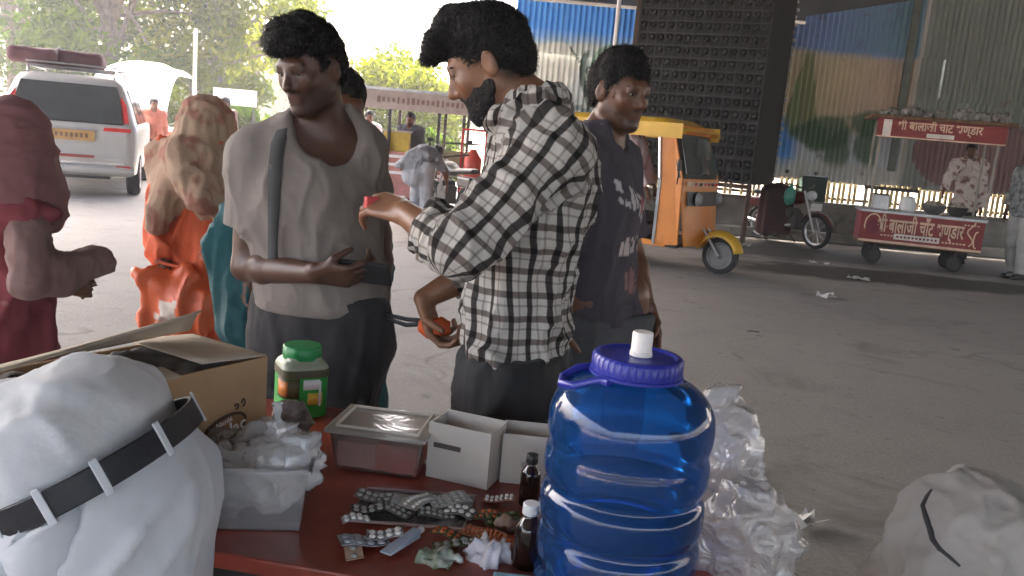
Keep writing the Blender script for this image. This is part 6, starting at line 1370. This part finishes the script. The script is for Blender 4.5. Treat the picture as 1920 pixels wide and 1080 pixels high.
for i, (a, b, w, d_, hh, m_) in enumerate([(FW*.28, .045, .085, .055, .060, m_rp), (FW*.72, .045, .08, .055, .055, m_rp2), (FW*.30, .10, .085, .045, .074, m_rp), (FW*.73, .10, .085, .045, .072, m_rp)]):
    p = FP(a, b+.0, .005); t = thing('red_packet', ['front right red packet inside the clear food box', 'front left pinkish packet inside the clear food box', 'rear right pinkish packet inside the clear food box', 'rear left red packet inside the clear food box'][i], 'packet', p, 'packets in the clear food box'); MB().box(p+Z*hh/2, (w, d_, hh), R=np.stack([fe, fn_, Z], 1)).build('packet_body', m_, t, bevel=.003)

# ---- two open white cartons
m_wc = mat('white_card', (.60, .55, .49), .75, var=.08, scale=4, bump=.05, spec=.2)
def white_box(label, pa, pb, d, h, mark, lean=.0):
    a0 = on(*pa, TZ); b0 = on(*pb, TZ); e = nrm((b0-a0)*A3(1, 1, 0)); n = A3(-e[1], e[0], 0); L = float(np.linalg.norm(b0-a0)); P = lambda x, y, z: A3(*(a0+e*x+n*y)[:2], TZ+z); t = thing('white_carton', label, 'carton', P(L/2, d/2, 0)); w = .0025
    MB().prism([P(0, 0, .001), P(L, 0, .001), P(L, w, .001), P(0, w, .001)], Z*h).build('front_side', m_wc, t); MB().prism([P(0, d-w, .001), P(L, d-w, .001), P(L, d, .001), P(0, d, .001)], Z*(h*1.02)).build('back_side', m_wc, t)
    for x in (0, L-w): MB().prism([P(x, w, .001), P(x+w, w, .001), P(x+w, d-w, .001), P(x, d-w, .001)], Z*(h*.99)).build('end_side', m_wc, t)
    MB().prism([P(w, w, .001), P(L-w, w, .001), P(L-w, d-w, .001), P(w, d-w, .001)], Z*.003).build('bottom', m_wc, t)
    o = MB().prism([P(.002, d+.001, h*1.02), P(L-.002, d+.001, h*1.02), P(L-.006, d+.012, h*1.18), P(.006, d+.012, h*1.18)], n*.002).build('rear_flap', m_wc, t) if lean else None
    for (x, z, ww, hh, mm, k_) in mark: MB().box(P(x*L, -.001, z*h), (ww, .001, hh), R=np.stack([e, n, Z], 1)).build(k_, mm, t)
    return t, P
m_gp = mat('grey_print', (.11, .085, .08), .6, bump=0)
t1, _ = white_box('open white carton with a dark printed strip, between the food box and its twin', (798, 893), (912, 920), .085, .114, [(.32, .62, .058, .010, m_gp, 'printed_strip')])
t2, _ = white_box('open white carton half hidden behind the blue water jug', (936, 905), (1035, 915), .08, .102, [(.52, .42, .03, .012, mat('faint_print', (.42, .38, .36), .6), 'printed_mark')])

# ---- bottles
m_amb = mat('dark_amber_glass', (.018, .008, .006), .08, bump=0, spec=.8, var=.05)
def bottle(label, px, py, r, h, capm, lab=None):
    b = on(px, py, TZ); t = thing('medicine_bottle', label, 'bottle', b); MB().lathe([(r*.9, .0), (r, .003), (r, h*.60), (r*.92, h*.67), (r*.5, h*.77), (r*.42, h*.80), (r*.42, h*.86)], b, 28).build('bottle_body', m_amb, t, smooth=True)
    MB().lathe([(r*.56, h*.83), (r*.58, h*.84), (r*.58, h*.985), (r*.52, h)], b, 28, fn=lambda a, z: 1+.015*math.cos(a*24)).build('cap', capm, t, smooth=True)
    if lab: MB().lathe([(r*1.012, h*.10), (r*1.012, h*.52)], b, 28).build('label', lab, t, smooth=True)
bottle('squat brown medicine bottle with white cap, front of the blue jug', 986, 1060, .0235, .108, m_white)
bottle('dark bottle with dark cap behind the white capped one', 990, 945, .019, .10, m_black)
bottle('slim dark bottle squeezed against the left side of the blue jug', 1022, 985, .017, .095, m_black, mat('dull_mauve_label', (.16, .10, .12), .6))
lb = on(962, 1082, TZ+.02); t = thing('blue_box', 'pale blue box corner at the bottom edge of the table', 'box', lb-Z*.02); MB().box(lb-Z*.009+A3(0, -.006, 0), (.062, .03, .022), rz=-.05).build('box_body', mat('pale_blue_card', (.30, .55, .62), .55), t, bevel=.003)

# ---- tray and tablet strips
tr = thing('clear_tray', 'shallow clear tray lid holding several grey tablet strips', 'tray', on(770, 955, TZ)); o = MB().add([on(648, 975, TZ+.003), on(868, 992, TZ+.003), on(892, 930, TZ+.003), on(690, 915, TZ+.003)], [(0, 1, 2, 3)]).build('tray_floor', m_clear, tr); q = o.modifiers.new('s', 'SOLIDIFY'); q.thickness = .001
r_ = MB(); cs = [on(648, 975, TZ+.006), on(868, 992, TZ+.006), on(892, 930, TZ+.006), on(690, 915, TZ+.006)]
r_.tube(cs, .0028, 6, closed=True); r_.build('tray_rim', mat('pinkish_rim', (.40, .28, .27), .4), tr)
m_foil = mat('silver_foil', (.50, .50, .49), .35, metal=.75, bump=.4, bscale=120, dist=.002); m_foild = mat('dull_foil', (.22, .21, .19), .4, metal=.6, bump=.4, bscale=90, dist=.002); m_bub = mat('white_tablet', (.75, .74, .70), .3, bump=0); m_obub = mat('red_brown_tablet', (.50, .12, .04), .25, bump=0); m_ofoil = mat('orange_foil', (.45, .20, .10), .35, metal=.4); m_bfoil = mat('blue_silver_foil', (.28, .33, .42), .3, metal=.4, var=.4, scale=60, var2=(.6, .62, .66)); m_gfoil = mat('green_gold_foil', (.22, .20, .08), .4, metal=.3, var=.5, scale=50, var2=(.10, .16, .06)); m_gr = mat('grey_tablet', (.34, .34, .32), .3)
STR = [  # px, py, heading, length, width, foil, tablet, cols, rows, height, label
 (788, 938, 62, .085, .040, m_foil, m_bub, 8, 2, .010, 'grey tablet strip with two bright rows of round tablets'),
 (842, 936, 25, .075, .045, m_foil, m_gr, 5, 3, .012, 'silver tablet strip with shiny bubbles below the white carton'),
 (862, 958, -20, .060, .040, m_foild, m_bub, 4, 2, .008, 'small silver strip at the right end of the clear tray'),
 (820, 962, 8, .070, .030, m_foild, m_gr, 6, 2, .006, 'dull strip under the two bright rowed strips in the tray'),
 (702, 930, -8, .070, .034, m_foild, m_gr, 5, 2, .008, 'grey brown strip at the far left corner of the clear tray'),
 (690, 953, 12, .060, .034, mat('near_black_foil', (.03, .028, .026), .35), m_gr, 4, 2, .010, 'nearly black strip on the left of the clear tray'),
 (736, 955, 160, .075, .036, m_foild, m_gr, 6, 2, .005, 'flat dark grey strip in the middle left of the clear tray'),
 (668, 972, 20, .050, .026, m_foil, m_bub, 4, 2, .008, 'little silver strip on the near left rim of the clear tray'),
 (936, 934, -4, .060, .028, m_ofoil, m_bub, 6, 2, .006, 'reddish strip with glinting tablets beside the dark bottle'),
 (905, 1000, -32, .080, .036, m_ofoil, m_obub, 8, 2, .006, 'orange strip of red brown tablets, larger of the pair'),
 (935, 1012, -38, .075, .030, m_ofoil, m_obub, 8, 2, .010, 'orange strip of red brown tablets against the white capped bottle'),
 (942, 972, 12, .065, .040, m_gfoil, m_gfoil, 4, 2, .010, 'green and gold foil strip above the orange pair'),
 (905, 965, -10, .060, .034, m_gfoil, m_obub, 5, 2, .005, 'dull gold strip left of the green and gold one'),
 (682, 1012, 22, .080, .045, m_bfoil, m_bfoil, 4, 2, .008, 'blue and silver strip at the near left of the table'),
 (722, 1000, 10, .060, .036, m_bfoil, m_bub, 4, 2, .012, 'pale blue strip with white tablets next to the tube'),
 (662, 1032, -70, .045, .028, mat('tan_foil', (.40, .27, .20), .45), m_gr, 3, 1, .004, 'tan strip end folded at the far left of the loose strips'),
 (855, 1020, 12, .080, .030, m_gfoil, m_gr, 5, 2, .005, 'gold strip above the green and white sachet'),
 (838, 1000, -16, .055, .028, m_gfoil, m_obub, 4, 2, .006, 'brown gold strip at the near rim of the clear tray')]
for (px, py, ang, L, Wd_, fm, tm, nc, nr, hh, lab) in STR:
    z = TZ+.004+hh; c = on(px, py, z); a = math.radians(ang); e = A3(math.cos(a), math.sin(a), 0); n = A3(-e[1], e[0], 0); t = thing('tablet_strip', lab, 'tablet strip', c, 'tablet strips scattered on the table'); sd_ = px
    S_f = MB(); nu = 9; vs = []
    for j in (0, 1):
        for i in range(nu):
            u = i/(nu-1)-.5; vs.append(c+e*u*L+n*(j-.5)*Wd_+Z*(.004*math.sin(u*5+sd_)+(j-.5)*.004*math.cos(sd_*1.7)))
    S_f.add(vs, [(i, i+1, nu+i+1, nu+i) for i in range(nu-1)]); o = S_f.build('foil_card', fm, t); q = o.modifiers.new('s', 'SOLIDIFY'); q.thickness = .0009
    pr = None
    for i in range(nc):
        for j in range(nr):
            u = (i+.5)/nc-.5; w = (j+.5)/nr-.5; p = c+e*u*L*.92+n*w*Wd_*.9+Z*(.0012+.004*math.sin(u*5+sd_)+w*.004*math.cos(sd_*1.7))
            if pr is None:
                rr = min(L/nc, Wd_/nr)*.40; pr = MB().ellip_(p, e*rr, n*rr, Z*.0035, 8, 4).build('tablet', tm, t, smooth='all'); pr0 = p
            else: share(pr, p-pr0, t)
tu = thing('ointment_tube', 'pale blue ointment tube lying across the blue strips', 'tube', on(752, 1018, TZ)); a = on(722, 1038, TZ+.012); b = on(782, 998, TZ+.014); d_ = nrm(b-a)
MB().add([a+np.cross(d_, Z)*s*.011+Z*k*.0015 for s, k in ((-1, -1), (1, -1), (1, 1), (-1, 1))]+[b+np.cross(d_, Z)*s*.008+Z*k*.008 for s, k in ((-1, -1), (1, -1), (1, 1), (-1, 1))], [(0, 1, 2, 3), (7, 6, 5, 4), (0, 4, 5, 1), (1, 5, 6, 2), (2, 6, 7, 3), (3, 7, 4, 0)]).build('tube_body', mat('pale_blue_tube', (.42, .50, .60), .35), tu, bevel=.003, smooth=True); MB().tube([b, b+d_*.014], .006, 12).build('cap', m_white, tu, smooth=True)
puff('tissue', 'crumpled white tissue in front of the orange tablet strips', on(915, 1048, TZ)+Z*.014, (.030, .024, .012), None, 44, m=mat('white_tissue', (.62, .60, .66), .85, bump=.2), amp=.028, sc=42, h=.0035, k=.01, cat='tissue')
puff('sachet', 'green and white sachet crumpled at the near edge of the table', on(822, 1056, TZ)+Z*.010, (.034, .017, .008), None, 46, m=mat('green_white_foil', (.10, .20, .06), .35, var=.4, scale=45, var2=(.62, .64, .58)), amp=.014, sc=45, h=.0035, k=.01, cat='sachet')
puff('sachet', 'small brown and cream sachet beside the white capped bottle', on(952, 995, TZ)+Z*.012, (.022, .015, .008), None, 48, m=mat('cream_foil', (.55, .48, .36), .4, var=.5, scale=55, var2=(.25, .10, .05)), amp=.012, sc=50, h=.0035, k=.01, cat='sachet')

# ---- blue water jug
def jug_material(name, col, tr, dens):
    m = bpy.data.materials.new(name); m.use_nodes = True; t = m.node_tree; L = t.links.new; t.nodes.remove(t.nodes['Principled BSDF']); out = t.nodes['Material Output']
    tp = nd(t, 'ShaderNodeBsdfTransparent'); tp.inputs[0].default_value = (*col, 1); df = nd(t, 'ShaderNodeBsdfTranslucent'); df.inputs[0].default_value = (*tr, 1); d2 = nd(t, 'ShaderNodeBsdfDiffuse'); d2.inputs[0].default_value = (*tr, 1)
    gl = nd(t, 'ShaderNodeBsdfGlossy'); gl.inputs[1].default_value = .09; gl.inputs[0].default_value = (1, 1, 1, 1); fr = nd(t, 'ShaderNodeFresnel'); fr.inputs[0].default_value = 1.5
    tc = nd(t, 'ShaderNodeTexCoord'); n = nd(t, 'ShaderNodeTexNoise'); n.inputs['Scale'].default_value = 9; L(tc.outputs['Object'], n.inputs[0]); bp = nd(t, 'ShaderNodeBump'); bp.inputs['Strength'].default_value = .25; bp.inputs['Distance'].default_value = .01; L(n.outputs[0], bp.inputs['Height']); L(bp.outputs[0], gl.inputs['Normal']); L(bp.outputs[0], fr.inputs['Normal'])
    a = nd(t, 'ShaderNodeMixShader'); a.inputs[0].default_value = .5; L(df.outputs[0], a.inputs[1]); L(d2.outputs[0], a.inputs[2])
    b = nd(t, 'ShaderNodeMixShader'); b.inputs[0].default_value = dens; L(tp.outputs[0], b.inputs[1]); L(a.outputs[0], b.inputs[2])
    c = nd(t, 'ShaderNodeMixShader'); L(fr.outputs[0], c.inputs[0]); L(b.outputs[0], c.inputs[1]); L(gl.outputs[0], c.inputs[2]); L(c.outputs[0], out.inputs[0]); return m
m_jug = jug_material('blue_jug_plastic', (.12, .50, .92), (.02, .20, .66), .28)
m_water = mat('tinted_water', (.10, .25, .45), .03, trans=1, bump=0, var=.02); m_water.node_tree.nodes['Principled BSDF'].inputs['IOR'].default_value = 1.2
m_lidb = mat('violet_blue_plastic', (.022, .030, .27), .32, bump=.02, var=.05)
jc = on(1146, 1108, TZ); jg = thing('water_jug', 'large translucent blue water jug with violet blue screw cap and white spout', 'water jug', jc)
top = at(1170, 662, jc[1])[2]-TZ; R0j = .1245
zz_ = np.linspace(0, 1, 90); prof = []
body_h = top-.035
for q in zz_:
    z = q*body_h
    if q < .80:
        r = R0j*(1-.030*math.exp(-((q-.0)/.03)**2))
        for zc, dp, wd in ((.13, .007, .040), (.32, .008, .036), (.52, .010, .034), (.70, .004, .04)): r -= dp*math.exp(-((q-zc)/wd)**2)
    else:
        u = (q-.80)/.20; r = .060+(R0j-.060)*math.sqrt(max(0, 1-u**2.1))
    prof.append((r, z))
prof[0] = (R0j*.90, 0); prof += [(.060, body_h+.012)]
o = MB().lathe(prof, jc, 96, fn=lambda a, z: 1+.006*math.sin(a*3+1)*math.sin(z*30)); o.f = o.f[:-1]
o = o.build('jug_body', m_jug, jg, smooth='all')
wl = body_h*.50
MB().lathe([(r-.004, z+.003) for r, z in prof if z < wl]+[(.001, wl+.002)], jc, 64).build('water', m_water, jg, smooth=True)
MB().lathe([(.064, body_h+.004), (.070, body_h+.005), (.070, body_h+.009), (.066, body_h+.011)], jc, 48).build('neck_ring', m_lidb, jg, smooth=True)
cz = top-.030
MB().lathe([(.0625, cz), (.066, cz+.001), (.067, cz+.004), (.067, cz+.026), (.064, cz+.030), (.058, cz+.031), (.054, cz+.027), (.02, cz+.027), (.001, cz+.0272)], jc, 120, fn=lambda a, z: 1+.012*(math.cos(a*40) > .2)*(z < cz+.027)).build('screw_cap', m_lidb, jg, smooth=True)
sp_ = jc+A3(.004, .004, 0)
MB().lathe([(.017, cz+.028), (.0165, cz+.034), (.0155, cz+.035), (.0155, cz+.062), (.014, cz+.064), (.001, cz+.0642)], sp_, 32).build('spout_cap', mat('spout_white', (.74, .70, .66), .45), jg, smooth=True)
hz = body_h-.002
MB().tube([jc+A3(.068*math.cos(a)*1, .068*math.sin(a), hz+.004) for a in (2.3, 2.6)]+[jc+A3(-.085, .03, hz), jc+A3(-.107, .012, hz-.010), jc+A3(-.110, -.012, hz-.014), jc+A3(-.092, -.035, hz-.010)]+[jc+A3(.068*math.cos(a), .068*math.sin(a), hz+.004) for a in (3.75, 4.0)], .0065, 10).build('handle', m_lidb, jg, smooth=True)

# ---- clear bags right of the jug
m_bag2 = plastic_film('clear_bag_film', (.86, .82, .79), .50, .12, .9, 22)
c = at(1352, 868, 1.47); puff('plastic_bag', 'tall crumpled clear bag standing right behind the blue jug', c, (.055, .05, .115), None, 61, m=m_bag2, amp=.030, sc=17, extra=[(c+A3(-.01, 0, .05), c+A3(-.015, 0, .125), .035, .018), (c, c+A3(.055, 0, -.03), .04, .03)])
c = at(1398, 1010, 1.34); puff('plastic_bag', 'loose clear bag drooping over the table end, right of the blue jug', c, (.070, .055, .085), None, 63, m=m_bag2, amp=.038, sc=16, extra=[(c+A3(.0, 0, .03), c+A3(.055, 0, .060), .035, .02), (c+A3(.05, 0, .05), c+A3(.060, -.01, -.06), .018, .02), (c, c+A3(-.03, 0, -.09), .05, .05)])
c = at(1365, 1040, 1.36); puff('wrapped_bundle', 'pale bundle inside the drooping clear bag', c, (.035, .03, .09), None, 65, m=mat('pale_pink_wrap', (.55, .45, .40), .6, var=.2, scale=15), amp=.02, sc=16)
